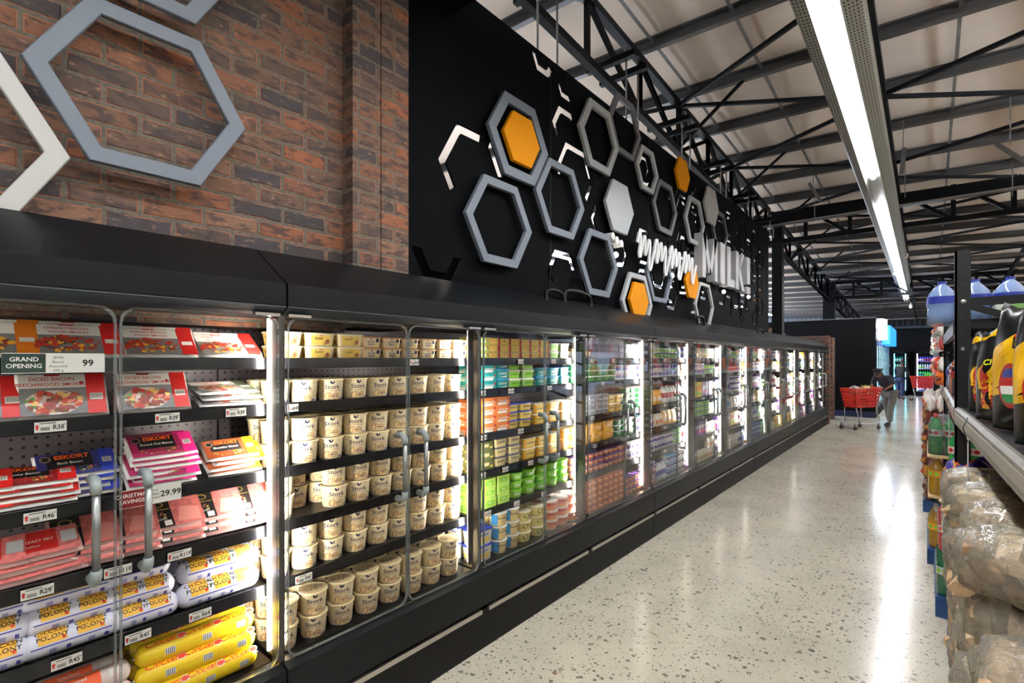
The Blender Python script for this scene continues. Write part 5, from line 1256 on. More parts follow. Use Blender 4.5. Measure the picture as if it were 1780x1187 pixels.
for i, (x, y, L, H, T, body, deco, an, lb) in enumerate((
    (.415, 1.93, .40, .50, .22, CHO, d_briq, AN, 'orange and dark briquette bag with a green stripe, nearest on the rack shelf'),
    (.405, 2.36, .40, .54, .24, CHB, d_char, AN+.05, 'black and yellow charcoal bag with striped oval logo, second from the camera'),
    (.385, 2.86, .40, .54, .24, CHB, d_char, AN, 'black and yellow charcoal bag with striped oval logo, third from the camera'),
    (.335, 3.26, .36, .46, .20, CHB, d_flame, AN-.02, 'black charcoal bag with red and yellow flames, fourth from the camera'),
    (.325, 3.74, .34, .45, .18, CHB, d_flame, AN+.05, 'black charcoal bag with lime lettering, nearest the tall upright'),
    (.62, 4.02, .36, .5, .18, CHB, d_char, AN, 'black and yellow charcoal bag at the back beside the tall upright'))):
    mk_sack('charcoal_bag', 'bag', lb, x, y, SHZ-.005, L, H, T, body, deco, an, .10, i+3, G)
# wood sacks: clear plastic over brown blocks
WD = [M('wood_brown', (206,172,134), .8, var=.3, vscale=30), M('wood_tan', (230,204,164), .8, var=.25, vscale=25), M('wood_dark', (168,134,100), .85, var=.3, vscale=30)]
def wood_sack(i, x, y, z, L, H, T, ang, lean, label, seed):
    q = random.Random(seed); r = empty('wood_sack', (x, y, z), label=label, cat='bag', group='clear sacks of brown wood on the pallet')
    r.rotation_euler = (0, 0, ang)
    m = MB()
    for a in range(5):
        for c in range(3):
            px_, pz = -L*.38+a*L*.19+q.uniform(-.01, .01), H*(.14+.30*c); s = q.uniform(.75, 1.05)
            T_ = TR(q.uniform(-.03, .03), px_, pz, q.uniform(-.35, .35), q.uniform(-.3, .3), q.uniform(-.3, .3))
            hx, hy, hz_ = T*.34*s, L*.085*s, H*.14*s
            # split log wedge with ragged grain
            n = 6; pr = [(hy*math.cos(2*PI*t/n+.3)*q.uniform(.75, 1.1), hz_*math.sin(2*PI*t/n+.3)*q.uniform(.75, 1.1)) for t in range(n)]
            m.prism(pr, -hx, hx, q.choice(WD), 'x', T_)
    m.build('wood_blocks', r)
    # crumpled skin
    n, k = 26, 16; vs = []; fs = []; ph = [q.uniform(0, 6) for _ in range(6)]
    for j in range(k+1):
        la = -PI/2+PI*j/k
        for t in range(n):
            lo = 2*PI*t/n; e = lambda c: math.copysign(abs(c)**.62, c)
            X, Y, Z = e(math.cos(la))*e(math.cos(lo)), e(math.cos(la))*e(math.sin(lo)), e(math.sin(la))
            w = 1+.05*math.sin(6*lo+ph[0]+3*la)+.04*math.sin(11*lo+ph[1])*math.sin(7*la+ph[2])+q.uniform(-.025, .025)
            vs.append((X*T*.52*w, Y*L*.5*w, H*.5+Z*H*.52*w))
    for j in range(k):
        for t in range(n): fs.append((j*n+t, j*n+(t+1) % n, (j+1)*n+(t+1) % n, (j+1)*n+t))
    s = MB(); s.add(vs, fs, PLAST, None, True); s.build('plastic_skin', r)
q = random.Random(3); si = 0
for col, y in enumerate((1.86, 2.24, 2.62, 3.0, 3.38, 3.76)):
    for t in range(5 if col < 4 else (5 if col == 4 else 4)):
        z = .17+.205*t
        if col == 0 and t > 3: continue
        wood_sack(si, (.30+q.uniform(-.03, .02)), y+q.uniform(-.04, .04), z, .44, .20, .34, PI/2+q.uniform(-.12, .12)+(PI if q.random() < .5 else 0), 0,
                  'clear plastic sack of brown split wood, %s stack from the camera, %s from the floor' % (ordn(col), ordn(t)), 50+si); si += 1
def pallet(x0, x1, y0, y1, label, mt=BLUEP):
    r = empty('pallet', ((x0+x1)/2, (y0+y1)/2, 0), label=label, cat='pallet', group='pallets along the racking'); hx, hy = (x1-x0)/2, (y1-y0)/2
    for k in range(3): m = MB(); yy = -hy+(2*hy-.1)*k/2; m.box(-hx, hx, yy, yy+.1, 0, .11, mt); m.build('block', r)
    for k in range(6): m = MB(); xx = -hx+(2*hx-.1)*k/5; m.box(xx, xx+.1, -hy, hy, .112, .135, mt); m.build('board', r)
pallet(.085, 1.05, 1.55, 4.0, 'blue pallet under the clear wood sacks'); pallet(.035, 1.0, 4.45, 5.45, 'blue pallet under the bottled drinks, in front of the rack'); pallet(-.01, .95, 5.55, 6.6, 'blue pallet under the second stack of bottled drinks'); pallet(-.05, .9, 7.4, 9.9, 'blue pallet under the brown snack packs')
m = MB(); m.box(.088, .1, 1.6, 3.95, .14, .52, M('pale_card', (190,160,124), .8, var=.15)); m.build('carton_wall', label='printed cardboard side standing on the pallet behind the wood sacks', cat='cardboard')
# chip sack
CO = M('chip_orange', (232,96,40), .3); CP = M('chip_violet', (60,44,140), .3); CW = M('chip_white', (236,220,214), .3)
def d_chip(d, f, L, H):
    q = random.Random(6)
    for i in range(150):
        cx, cy, s = q.uniform(-.46, .46)*L, q.uniform(.04, .95)*H, q.uniform(.016, .034); a0 = q.uniform(0, 6)
        put(d, poly2([(cx+s*math.cos(a0+t*2.1+q.uniform(-.3, .3))*q.uniform(.6, 1.2), cy+s*math.sin(a0+t*2.1)) for t in range(3)]), lambda u, v: f(u, v, .002+.0004*(i % 6)), q.choice((CO, CP, CW, CO, YOR, CP)))
for i, (x, y, z, lb) in enumerate(((.17, 4.15, .78, 'nearer purple and orange chip multipack bag behind the wood sacks'), (.2, 4.42, .76, 'farther purple and orange chip multipack bag beside the drink bottles'), (.3, 4.2, .50, 'lower purple and orange chip multipack bag behind the wood sacks'), (.62, 4.62, .76, 'purple and orange chip multipack bag deep under the rack shelf'))):
    mk_sack('chip_bag', 'bag', lb, x+.05, y, z, .36, .34, .26, CP, d_chip, -PI/2-.5, .05, 30+i, 'purple and orange chip bags', wr=.016)
# ------------------------------------------------------------------ bottles
def pet(R, h, liquid, cap, label, n=18, fill=.72):
    b = MB(); b.lathe([(R*.8, 0), (R, .012), (R*1.0, h*.25), (R*.93, h*.36), (R, h*.48), (R, h*.62), (R*.86, h*.74), (R*.45, h*.88), (R*.26, h*.93), (R*.26, h*.955)], liquid, n)
    l = MB(); l.lathe([(R+.0015, h*.47), (R+.0015, h*.64)], label, n, cap=False); g = lambda u, v: ((R+.003)*math.cos(u/R), (R+.003)*math.sin(u/R), v)
    for a0 in (-PI*.5, PI, -PI*.75): put(l, disc2(h*.05, 10), lambda u, v: g(u+a0*R, v), cap if cap is not WHT else LIME, 0, h*.555)
    c = MB(); c.lathe([(R*.3, h*.95), (R*.3, h)], cap, 12); return [('bottle_body', b.mesh('bottle_body')), ('label_band', l.mesh('label_band')), ('cap', c.mesh('cap'))]
def liq(name, rgb): 
    m = mat(name, rgb, .06, 0, .6, coat=.6); b = m.node_tree.nodes['Principled BSDF']; b.inputs['Transmission Weight'].default_value = .25; return m
GLQ = liq('green_soda', (26,170,70)); ALQ = liq('amber_soda', (196,150,30)); OLQ = liq('orange_soda', (226,96,40)); DLQ = liq('dark_cola', (40,20,18)); WLQ = liq('water_blue', (150,180,230)); RLQ = liq('red_soda', (210,60,60))
BT = dict(green=('soda_bottle', 'green soda bottle', pet(.052, .33, GLQ, RED, WHT)), amber=('soda_bottle', 'amber soda bottle', pet(.052, .32, ALQ, WHT, M('label_orange', (240,160,40), .4))), orange=('soda_bottle', 'orange soda bottle', pet(.052, .32, OLQ, M('cap_orange', (240,90,30), .4), WHT)),
          cola=('soda_bottle', 'dark cola bottle', pet(.05, .31, DLQ, RED, M('label_red', (200,40,40), .4))), water=('water_bottle', 'large blue water bottle', pet(.085, .30, WLQ, BLUL, BLUL)), redw=('soda_bottle', 'red and white soda bottle', pet(.04, .27, RLQ, M('cap_red', (226,90,70), .4), WHT)), dgreen=('soda_bottle', 'dark green soda bottle', pet(.045, .3, liq('deep_green_soda', (16,110,70)), WHT, LGRY)))
def bott(key, x, y, z, label, group):
    nm, ph, parts = BT[key]; r = empty(nm, (x, y, z), label=label, cat='bottle', group=group)
    for n, me in parts: o = bpy.data.objects.new(n, me); COL.objects.link(o); o.parent = r
def grid_b(key, xs, ys, z, where, tiers=1, th=.33):
    for t in range(tiers):
        for i, y in enumerate(ys):
            for j, x in enumerate(xs):
                bott(key, x, y, z+t*th, '%s, %s, %s row, %s in from aisle' % (BT[key][1], where, ordn(i), ordn(j)), BT[key][1]+'s '+where)
grid_b('green', (.048, .158, .268), (5.62, 5.73, 5.84), .935, 'on the pale board')
grid_b('green', (.17, .28), (5.18,), .86, 'just before the pale board')
m = MB(); m.box(-.01, .6, 5.5, 6.5, .915, .932, WOODB); m.build('board', label='pale board between the green and the amber soda bottles', cat='board')
m = MB(); m.box(.1, .6, 5.1, 5.46, .84, .857, WOODB); m.build('board', label='pale board under the nearer pair of green soda bottles', cat='board')
grid_b('amber', (.05, .16, .27), (5.62, 5.73, 5.84), .59, 'under the pale board')
m = MB(); m.box(-.005, .6, 5.5, 6.5, .575, .588, WOODB); m.build('board', label='pale board under the amber soda bottles', cat='board')
grid_b('amber', (.05, .16, .27), (5.62, 5.73, 5.84), .14, 'low on the second pallet')
grid_b('redw', (.09, .175, .26), (4.52, 4.605, 4.69, 4.775, 4.86), .44, 'stacked before the amber bottles')
grid_b('dgreen', (.085, .18, .275), (4.52, 4.615, 4.71, 4.805, 4.9), .14, 'on the first drinks pallet')
grid_b('water', (.075, .25, .425), (4.75, 4.93, 5.11), TOPZ, 'on the upper rack shelf')
grid_b('orange', (.19, .30), (5.60, 5.71, 5.82), SHZ, 'on the rack shelf'); grid_b('cola', (.19, .30), (5.26, 5.37), SHZ, 'on the rack shelf')
grid_b('water', (.22,), (6.3, 6.5, 6.7), SHZ, 'beyond the orange bottles')
for nm, b_, lb in (('shrink_wrap', (.0, .33, 5.56, 5.9, .934, 1.25), 'clear shrink wrap around the green soda bottles'),):
    m = MB(); x0, x1, y0, y1, z0, z1 = b_
    T_ = TR((x0+x1)/2-.004, (y0+y1)/2, z0); m.rrect([((x1-x0)/2+.0, (y1-y0)/2, .05, 0), ((x1-x0)/2, (y1-y0)/2, .05, .22), ((x1-x0)/2-.02, (y1-y0)/2-.02, .06, .29), ((x1-x0)/2-.06, (y1-y0)/2-.05, .05, .325)], SHRINK, T_); m.build(nm, label=lb, cat='plastic wrap')
# paper roll packs on top shelf right
RG = M('roll_pack', (206,214,200), .3, var=.15, vscale=20)
for i in range(6):
    x, y = .42+.2*(i % 3), 4.5+.28*(i//3); r = empty('roll_pack', (x, y, TOPZ), label='white and green paper roll pack on the upper shelf, %s row, %s from left' % (ordn(i//3), ordn(i % 3)), cat='roll pack', group='paper roll packs on the upper shelf')
    m = MB(); m.tube([(-.09, 0, .062), (-.085, 0, .062), (.085, 0, .062), (.09, 0, .062)], [.03, .062, .062, .03], RG if i % 3 < 2 else M('roll_red', (206,80,90), .4, var=.2), 14); m.build('rolls', r)
    m = MB(); m.tube([(-.04, 0, .062), (.04, 0, .062)], .0635, LEAF if i % 3 < 2 else WHT, 14); m.build('label_band', r)
# far snack packs
SN = [M('snack_maroon', (96,34,28), .35), M('snack_brown', (120,70,40), .35), M('snack_gold', (200,140,50), .35), M('snack_white', (226,216,206), .35), M('snack_red', (196,60,40), .35), M('snack_orange', (226,110,40), .3), M('snack_green', (150,190,160), .35)]
protos = []
for k in range(7):
    b, d = sack(.2, .16, .09, SN[k], (lambda d, f, L, H: put(d, grid2(lambda s, t: (L*(-.3+.6*s), H*(.35+.3*t)), 4, 3), lambda u, v: f(u, v, .002), SN[(k+2) % 7])), 80+k, .008, 8, 6); b.merge(d); protos.append(b.mesh('snack_pack'))
def snack(k, x, y, z, rz, label, group, rx=0):
    o = bpy.data.objects.new('snack_pack', protos[k]); COL.objects.link(o); o.location = (x, y, z); o.rotation_euler = (rx, 0, rz); tag(o, label, 'snack pack', group)
q = random.Random(12)
for i in range(12):
    for j in range(9):
        for w in range(2):
            k = q.choice((0, 0, 1, 1, 2)) if j < 8 else 3
            snack(k, .02+.12*w+q.uniform(-.03, .02), 7.45+.2*i, .14+.125*j, PI+q.uniform(-.4, .4), '%s snack pack, %s column from the camera, %s up, %s' % ('brown' if j < 8 else 'white', ordn(i), ordn(j), 'aisle side' if w == 0 else 'rack side'), 'snack packs on the far pallet')
for i in range(20):
    for lv, z in (('eye-height shelf', SHZ), ('upper shelf', 1.85)):
        for j in range(2):
            k = q.choice((5, 4, 5, 3)) if z < 1.8 else q.choice((3, 6, 3, 4))
            if 7.1+i*.62 > 21: continue
            snack(k, .12+q.uniform(-.03, .04), 7.3+i*.62, z+j*.15, PI+q.uniform(-.5, .5), '%s snack pack on the %s, %s from the camera, %s layer' % (['maroon','brown','gold','white','red','orange','pale green'][k], lv, ordn(i), ['lower','upper'][j]), 'snack packs on the '+lv)
for i in range(5):
    for j in range(3):
        snack(q.choice((3, 6)), .1+q.uniform(-.02, .03), 7.25+i*.3, 2.0+j*.15, PI+q.uniform(-.4, .4), 'white pack on the third-bay upper shelf, %s from the camera, %s layer' % (ordn(i), ordn(j)), 'white packs high on the third bay')

# ================================================================== FAR END
# stepped brick end walls (real blocks courses)
EB = BRICK
m = MB(); m.box(-2.95, -2.03, 15.58, 15.72, 0, 2.36, EB); m.build('trim_2', kind='structure')
m = MB(); m.box(-3.2, -2.12, 16.9, 17.4, 0, 2.36, EB); m.build('trim_3', kind='structure')
m = MB()
for k in range(9): m.box(-5.2, -2.95-.16*k, 15.6, 15.85, 2.3+.0805*k, 2.3+.0805*(k+1), EB)
m.box(-5.2, -2.95, 15.6, 15.85, 0, 2.3, EB); m.build('trim_4', kind='structure')
m = MB(); m.box(-3.05, -2.75, 11.7, 11.95, 2.0, 2.98, EB); m.build('trim_5', kind='structure')
r = empty('cardboard_box', (-2.9, 11.82, 2.98), label='brown cardboard box with a white diamond sticker, on the brick pier', cat='box')
m = MB(); m.box(-.15, .15, -.12, .12, 0, .42, CARD); m.build('carton', r); m = MB(); m.prism([(-.0, .06), (.06, .12), (0, .18), (-.06, .12)], -.121, -.1225, WHT, 'y'); m.box(-.07, .07, -.1225, -.121, .25, .36, WHT); m.build('sticker', r)
# cold room
CRX, CRY = -1.19, 18.1
BLKR = M('cold_room_black', (6,6,8), .6, 0, .12)
r = empty('cold_room', (CRX, CRY, 0), label='black walk-in cold room at the end of the case row', cat='cold room')
m = MB(); m.box(-3.6, 0, 0, .1, .18, 2.94, BLKR); m.build('front_wall', r)
m = MB(); m.box(-3.6, -.0, -.01, .1, 0, .18, M('navy_kick', (20,30,66), .4)); m.build('kick_plate', r)
m = MB(); m.box(-.1, 0, .1, 7.2, 2.25, 2.94, BLKR); m.box(-.1, 0, .1, .35, 0, 2.3, BLKR); m.box(-3.6, -.1, .1, 7.2, 2.85, 2.94, BLKR); m.box(-.1, 0, .35, 7.2, 0, .25, BLKR); m.build('side_wall', r)
m = MB(); m.box(-3.6, .01, -.02, .0, 2.935, 2.96, GALV); m.build('top_trim', r)
m = MB(); m.box(-.7, -.68, .35, 7.2, .25, 2.25, M('freezer_back', (60,90,110), .5)); m.box(-.7, -.1, .35, 7.2, .24, .26, INNER); m.build('interior', r)
for k in range(7):
    y = .4+.97*k; m = MB(); m.box(-.02, .01, y-.03, y+.03, .25, 2.25, CHROME); m.build('door_frame', r)
    m = MB(); m.box(-.06, -.04, y+.04, y+.07, .35, 2.15, M('freezer_led', (200,240,255), emit=5, ecol=(150,225,255))); m.build('strip_light', r)
    if k < 7: m = MB(); m.box(-.008, 0, y+.03, y+.94, .25, 2.25, GLASS); m.build('glass_door', r)
FZ = [SKYB, LGRY, TEAL, BLUI, WHT]
for k in range(7):
    for s in range(5):
        for j in range(3):
            o = MB(); o.box(-.1, .1, -.13, .13, 0, .26, FZ[(k+s*2+j) % 5]); oo = o.build('frozen_food_box', label='boxed frozen food behind %s cold room door, %s shelf up, %s from left' % (ordn(k), ordn(s), ordn(j)), cat='food box', group='frozen food boxes behind the cold room doors'); oo.location = (CRX-.25, CRY+.56+.97*k+.28*j, .27+.37*s)
SIGL = M('lit_sign_white', (255,255,255), emit=6, ecol=(235,245,255)); SIGB = M('lit_sign_blue', (30,110,210), emit=1.6, ecol=(30,120,235))
r = empty('cold_room_sign', (CRX+.002, CRY+.5, 2.5), label='glowing white upright letters high on the cold room corner', cat='sign')
for k, (a, z0, z1) in enumerate(((.0, .22, .44), (.35, -.02, .3), (.7, -.08, .36), (1.05, -.1, .3), (1.4, -.14, .5))):
    m = MB(); m.box(0, .16, a, a+.22, z0, z1, SIGL); m.box(0, .16, a, a+.34, z0, z0+.07, SIGL); m.build('lit_letter', r)
m = MB(); m.box(CRX+.001, CRX+.22, CRY+2.4, CRY+6.6, 2.22, 2.84, SIGB); m.build('blue_sign', label='glowing blue sign panel on the cold room side beyond the white letters', cat='sign')
m = MB(); m.box(-1.0, -.2, 27.0, 27.02, .0, .01, BLKI)
# drink fridges
def fridge(x0, x1, y, label, cols, led, top):
    r = empty('drinks_fridge', ((x0+x1)/2, y, 0), label=label, cat='fridge', group='lit drinks fridges on the back wall'); h = (x1-x0)/2
    m = MB(); m.box(-h, -h+.06, 0, .7, 0, 2.1, BLK); m.box(h-.06, h, 0, .7, 0, 2.1, BLK); m.box(-h, h, .6, .7, 0, 2.1, BLK); m.box(-h, h, 0, .7, 2.0, 2.12, BLK); m.box(-h, h, 0, .7, 0, .2, BLK); m.build('cabinet', r)
    m = MB(); m.box(-h+.06, h-.06, -.01, .0, .2, 2.0, GLASS); m.build('glass_door', r)
    for s in (-1, 1): m = MB(); m.box(s*(h-.09)-.012, s*(h-.09)+.012, .03, .05, .25, 1.98, led); m.build('strip_light', r)
    for k in range(5):
        m = MB(); m.box(-h+.06, h-.06, .05, .6, .22+.34*k, .235+.34*k, CHROME); m.build('shelf', r)
        n = int((2*h-.2)/.085)
        for i in range(n):
            mt = cols[k % len(cols)]
            b = MB(); b.lathe([(.03, 0), (.034, .01), (.034, .15), (.022, .2), (.011, .24)], mt, 8); b.lathe([(.0345, .05), (.0345, .13)], (WHT, RED, BLUL, LIME)[(k+i//3) % 4], 8, cap=False)
            o = b.build('drink_bottle', label='small drink bottle in the %s fridge, %s shelf up, %s from left' % (top, ordn(k), ordn(i)), cat='bottle', group='bottles in the %s fridge' % top); o.location = ((x0+x1)/2-h+.13+i*.085, y+.14, .237+.34*k)
fridge(-1.35, -.75, 30.1, 'tall drinks fridge left of the standing shopper, dim teal light', (TEAL, REDF, SKYB, WHT, TEAL), M('fridge_teal', (120,230,240), emit=6, ecol=(110,220,240)), 'left')
fridge(-.50, .42, 30.1, 'bright drinks fridge right of the standing shopper, green and blue bottles', (M('drink_blue', (60,80,220), .2), M('drink_purple', (130,60,190), .2), M('drink_green', (50,230,110), .2), M('drink_clear', (210,220,255), .2), M('drink_indigo', (110,90,230), .2)), M('fridge_white', (230,240,255), emit=14, ecol=(215,225,255)), 'right')

# ================================================================== PEOPLE AND TROLLEYS
def skin(name, J, E, R, mt, parent, sub=2, root=None):
    bm = bmesh.new(); L = bm.verts.layers.skin.verify(); V = {}
    for k, p in J.items(): V[k] = bm.verts.new(p); V[k][L].radius = R[k] if isinstance(R[k], tuple) else (R[k], R[k])
    for a, b in E: bm.edges.new((V[a], V[b]))
    V[root or next(iter(J))][L].use_root = True
    me = bpy.data.meshes.new(name); bm.to_mesh(me); bm.free(); me.materials.append(mt)
    o = bpy.data.objects.new(name, me); COL.objects.link(o); o.parent = parent
    s = o.modifiers.new('s', 'SKIN'); s.use_smooth_shade = True; u = o.modifiers.new('u', 'SUBSURF'); u.levels = sub; u.render_levels = sub; return o
SKN = M('skin_brown', (120,76,54), .5); HAIR = M('hair_dark', (24,18,16), .6); SHOE = M('shoe_dark', (24,22,24), .5)
def person(loc, rz, label, top, legs, lean=.0, arms=((.42,.25,1.0),(.42,-.25,1.0)), skin_c=SKN, step=.12, head_down=.1, jacket=True):
    """faces +x; joint heights for a 1.66 m figure"""
    r = empty('person', loc, rz, label=label, cat='person')
    s, c = math.sin(lean), math.cos(lean)
    def up(h, y=0, x=0): return (s*h+c*x, y, .90+c*h-s*x)
    J = {'pel': (0,0,.90), 'waist': up(.14), 'chest': up(.36), 'neck': up(.50, 0, .01), 'head': up(.60, 0, .03+head_down), 'crown': up(.68, 0, .03+head_down)}
    R = {'pel': (.13,.10), 'waist': (.12,.09), 'chest': (.145,.10), 'neck': .052, 'head': (.072,.082), 'crown': (.06,.07)}
    E = [('pel','waist'),('waist','chest'),('chest','neck'),('neck','head'),('head','crown')]
    for i, sd in enumerate((1, -1)):
        k = 'lr'[i]; st = step*sd
        J['hip'+k] = (0, sd*.095, .86); J['knee'+k] = (st*.6+.03, sd*.10, .48); J['ank'+k] = (st, sd*.10, .09); J['toe'+k] = (st+.16, sd*.115, .035)
        R.update({'hip'+k: (.085,.085), 'knee'+k: .057, 'ank'+k: .042, 'toe'+k: (.04,.028)})
        E += [('pel','hip'+k),('hip'+k,'knee'+k),('knee'+k,'ank'+k),('ank'+k,'toe'+k)]
        sh = up(.44, sd*.19); hx, hy, hz_ = arms[i]; J['sh'+k] = sh; J['hand'+k] = (hx, hy, hz_)
        el = ((sh[0]+hx)/2-.03, (sh[1]+hy)/2+sd*.06, (sh[2]+hz_)/2-.07); J['el'+k] = el
        R.update({'sh'+k: .06, 'el'+k: .042, 'hand'+k: (.03,.022)}); E += [('chest','sh'+k),('sh'+k,'el'+k),('el'+k,'hand'+k)]
        for f_ in range(4):   # fingers
            a = Vector((hx, hy, hz_)); d = (a-Vector(el)).normalized(); off = Vector((0, .02*(f_-1.5)*sd, -.004)); n1 = 'f%d%s' % (f_, k)
            J[n1] = tuple(a+d*.05+off); J[n1+'t'] = tuple(a+d*(.08-.004*abs(f_-1))+off+Vector((0,0,-.022))); R[n1] = .009; R[n1+'t'] = .008; E += [('hand'+k, n1), (n1, n1+'t')]
        J['th'+k] = tuple(Vector((hx, hy-sd*.035, hz_))+Vector((.03, 0, -.005))); R['th'+k] = .010; E.append(('hand'+k, 'th'+k))
    RB = dict(R)
    for k in R:
        if k in ('pel','waist','chest','hipl','hipr','kneel','kneer','ankl','ankr','shl','shr') or (jacket and k in ('ell','elr')): RB[k] = tuple(v*.55 for v in (R[k] if isinstance(R[k], tuple) else (R[k], R[k])))
    skin('body', J, E, RB, skin_c, r, 2, 'pel')
    g = .016
    def sub(keys, ex=g): return {k: J[k] for k in keys}, {k: tuple(v+ex for v in (R[k] if isinstance(R[k], tuple) else (R[k], R[k]))) for k in keys}
    jk, rk = sub(['pel','waist','chest','shl','ell','shr','elr']); 
    jk['neckb'] = up(.465); rk['neckb'] = (.065, .06)
    for k in 'lr':
        if jacket: jk['wr'+k] = tuple(Vector(J['el'+k]).lerp(Vector(J['hand'+k]), .8)); rk['wr'+k] = (.042, .042)
    skin('top', jk, [('pel','waist'),('waist','chest'),('chest','neckb'),('chest','shl'),('shl','ell'),('chest','shr'),('shr','elr')]+([('ell','wrl'),('elr','wrr')] if jacket else []), rk, top, r, 2, 'pel')
    jk, rk = sub(['pel','hipl','kneel','hipr','kneer'], .018)
    for k in 'lr': jk['cuff'+k] = (J['ank'+k][0], J['ank'+k][1], .13); rk['cuff'+k] = (.06, .06)
    skin('trousers', jk, [('pel','hipl'),('hipl','kneel'),('kneel','cuffl'),('pel','hipr'),('hipr','kneer'),('kneer','cuffr')], rk, legs, r, 2, 'pel')
    for k in 'lr': skin('shoe', {'a': J['ank'+k], 'b': J['toe'+k]}, [('a','b')], {'a': (.055,.055), 'b': (.048,.036)}, SHOE, r, 2)
    hc = Vector(J['head']).lerp(Vector(J['crown']), .6); skin('hair', {'a': tuple(hc+Vector((-.035,0,.02))), 'b': tuple(hc+Vector((-.03,0,.055))), 'c': tuple(hc+Vector((-.05,0,-.06)))}, [('a','b'),('a','c')], {'a': (.08,.085), 'b': (.06,.065), 'c': (.055,.05)}, HAIR, r, 2, 'a')
    m = MB(); h = Vector(J['head'])+Vector((.07, 0, .0))
    m.lathe([(0,-.02),(.012,-.015),(.010,.01),(.0,.03)], skin_c, 8, TR(h.x+.005, 0, h.z+.015)); 
    for sd in (-1, 1): m.lathe([(0,-.01),(.011,0),(0,.01)], WHT, 8, TR(h.x-.008, sd*.03, h.z+.035)); m.lathe([(0,-.006),(.006,0),(0,.006)], BLKI, 6, TR(h.x+.002, sd*.03, h.z+.035))
    m.box(h.x-.012, h.x+.002, -.022, .022, h.z-.03, h.z-.022, M('lips', (130,60,55), .5)); m.build('face', r)
    for sd in (-1, 1): m = MB(); m.lathe([(0,-.03),(.014,-.015),(.018,.01),(0,.03)], skin_c, 8, TR(J['head'][0]-.0, sd*.078, J['head'][2]+.02)); m.build('ear', r)
    return r
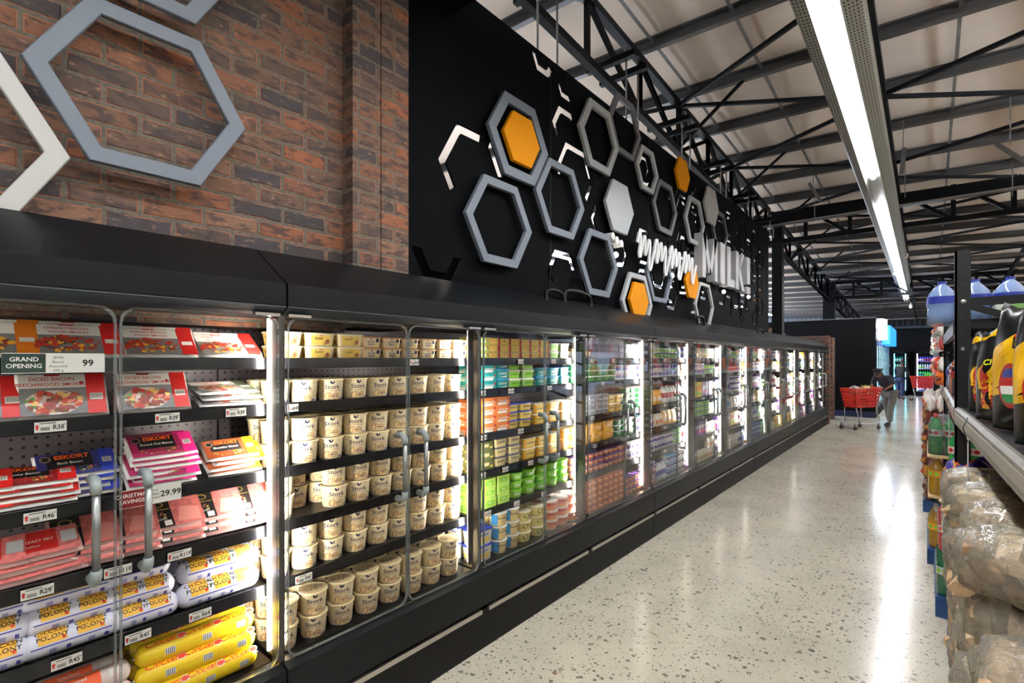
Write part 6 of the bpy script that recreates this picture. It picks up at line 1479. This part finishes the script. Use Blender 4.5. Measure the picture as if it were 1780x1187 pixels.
def trolley(loc, rz, label, goods=True, body=None):
    """faces +x, handle at -x end"""
    r = empty('shopping_trolley', loc, rz, label=label, cat='shopping trolley', group='red shopping trolleys')
    TRD = M('trolley_red', (206,44,34), .35)
    z0, z1 = .55, 1.0; A = [(-.42, .27), (.36, .20)]; Bt = [(-.34, .20), (.28, .15)]
    m = MB()
    def side(p, q, P, Q, n):
        for i in range(n):   # slatted wall
            t0, t1 = i/n, (i+.62)/n; zz = lambda t: z0+(z1-z0)*t
            for (a, b, c, d) in ((p, q, P, Q),):
                def pt(t, w): return Vector((a[0]+(c[0]-a[0])*t, a[1]+(c[1]-a[1])*t, zz(t))).lerp(Vector((b[0]+(d[0]-b[0])*t, b[1]+(d[1]-b[1])*t, zz(t))), w)
                vs = [pt(t0, 0), pt(t0, 1), pt(t1, 1), pt(t1, 0)]; nrm = (vs[1]-vs[0]).cross(vs[2]-vs[1]).normalized()*.008
                m.add(vs+[v+nrm for v in vs], [(0,1,2,3),(7,6,5,4),(0,4,5,1),(1,5,6,2),(2,6,7,3),(3,7,4,0)], TRD)
        for w in range(8):
            m.bar(Vector((p[0], p[1], z0)).lerp(Vector((q[0], q[1], z0)), w/7), Vector((P[0], P[1], z1)).lerp(Vector((Q[0], Q[1], z1)), w/7), .012, .012, TRD)
    c0 = [(Bt[0][0], Bt[0][1]), (Bt[1][0], Bt[1][1]), (Bt[1][0], -Bt[1][1]), (Bt[0][0], -Bt[0][1])]; c1 = [(A[0][0], A[0][1]), (A[1][0], A[1][1]), (A[1][0], -A[1][1]), (A[0][0], -A[0][1])]
    for i in range(4): side(c0[i], c0[(i+1) % 4], c1[i], c1[(i+1) % 4], 6)
    m.box(Bt[0][0], Bt[1][0], -.15, .15, z0-.01, z0+.005, TRD)
    for i in range(4): m.bar((*c1[i], z1), (*c1[(i+1) % 4], z1), .03, .03, TRD)
    m.build('basket', r)
    m = MB(); m.tube([(-.48, -.25, 1.03), (-.48, .25, 1.03)], .016, TRD, 10); m.build('handle', r)
    for s in (-1, 1):
        m = MB(); m.tube(bez([(-.48, s*.25, 1.03), (-.40, s*.24, .95), (-.34, s*.2, .5), (-.36, s*.24, .16), (.34, s*.18, .16)], 5), .012, CHROME, 8); m.tube([(.28, s*.15, .53), (.2, s*.2, .17)], .01, CHROME, 8); m.build('frame_leg', r)
        for x in (-.36, .34):
            w = MB(); w.lathe([(.02, -.012), (.055, -.012), (.055, .012), (.02, .012)], M('wheel', (60,30,30), .5), 14, TR(x, s*(.24 if x < 0 else .18), .055, PI/2)); w.build('wheel', r); w = MB(); w.box(x-.015, x+.015, s*(.24 if x < 0 else .18)-.02, s*(.24 if x < 0 else .18)+.02, .08, .16, CHROME); w.build('castor', r)
    return r
# nearer pair: woman pushing a loaded trolley towards the left
pl = (-1.12, 15.6); ang = math.radians(-122)
trolley((pl[0]-.22, pl[1]-.5, 0), ang, 'loaded red shopping trolley pushed across the aisle before the cold room')
person((pl[0]+.36, pl[1]+.34, 0), ang, 'person in a navy top and grey trousers leaning over the loaded red trolley', M('navy_top', (24,26,48), .7), M('grey_trousers', (112,112,108), .8), .55, ((.36,.2,1.02),(.36,-.2,1.02)), step=.14, jacket=False)
gd = [(-.2, .05, .3, 'lime_bag', (200,220,70)), (.05, -.05, .32, 'cream_bag', (226,214,176)), (.22, .06, .24, 'white_bag', (230,230,224)), (-.02, .1, .26, 'tan_bag', (190,140,96))]
for i, (a, b, s_, nm, rgb) in enumerate(gd):
    bb, dd = sack(s_, .22, .2, M(nm, rgb, .35), None, 90+i, .012, 8, 6); o = bb.build('grocery_bag', label='%s grocery bag in the loaded trolley' % ['lime green','cream','white','tan'][i], cat='bag', group='groceries in the loaded trolley')
    ca, sa = math.cos(ang), math.sin(ang); o.location = (pl[0]-.22+a*ca-b*sa, pl[1]-.5+a*sa+b*ca, .86); o.rotation_euler = (PI/2*.0, .5*(i % 2), ang+i)
person((-.93, 26.9, 0), math.radians(60), 'person in a dark jacket and blue jeans standing before the drinks fridges', M('dark_jacket', (20,20,24), .8), M('blue_jeans', (34,44,84), .8), .12, ((.28,.2,.98),(.28,-.2,.98)), step=.05)
trolley((-.22, 26.7, 0), math.radians(185), 'red shopping trolley beside the person in the dark jacket')
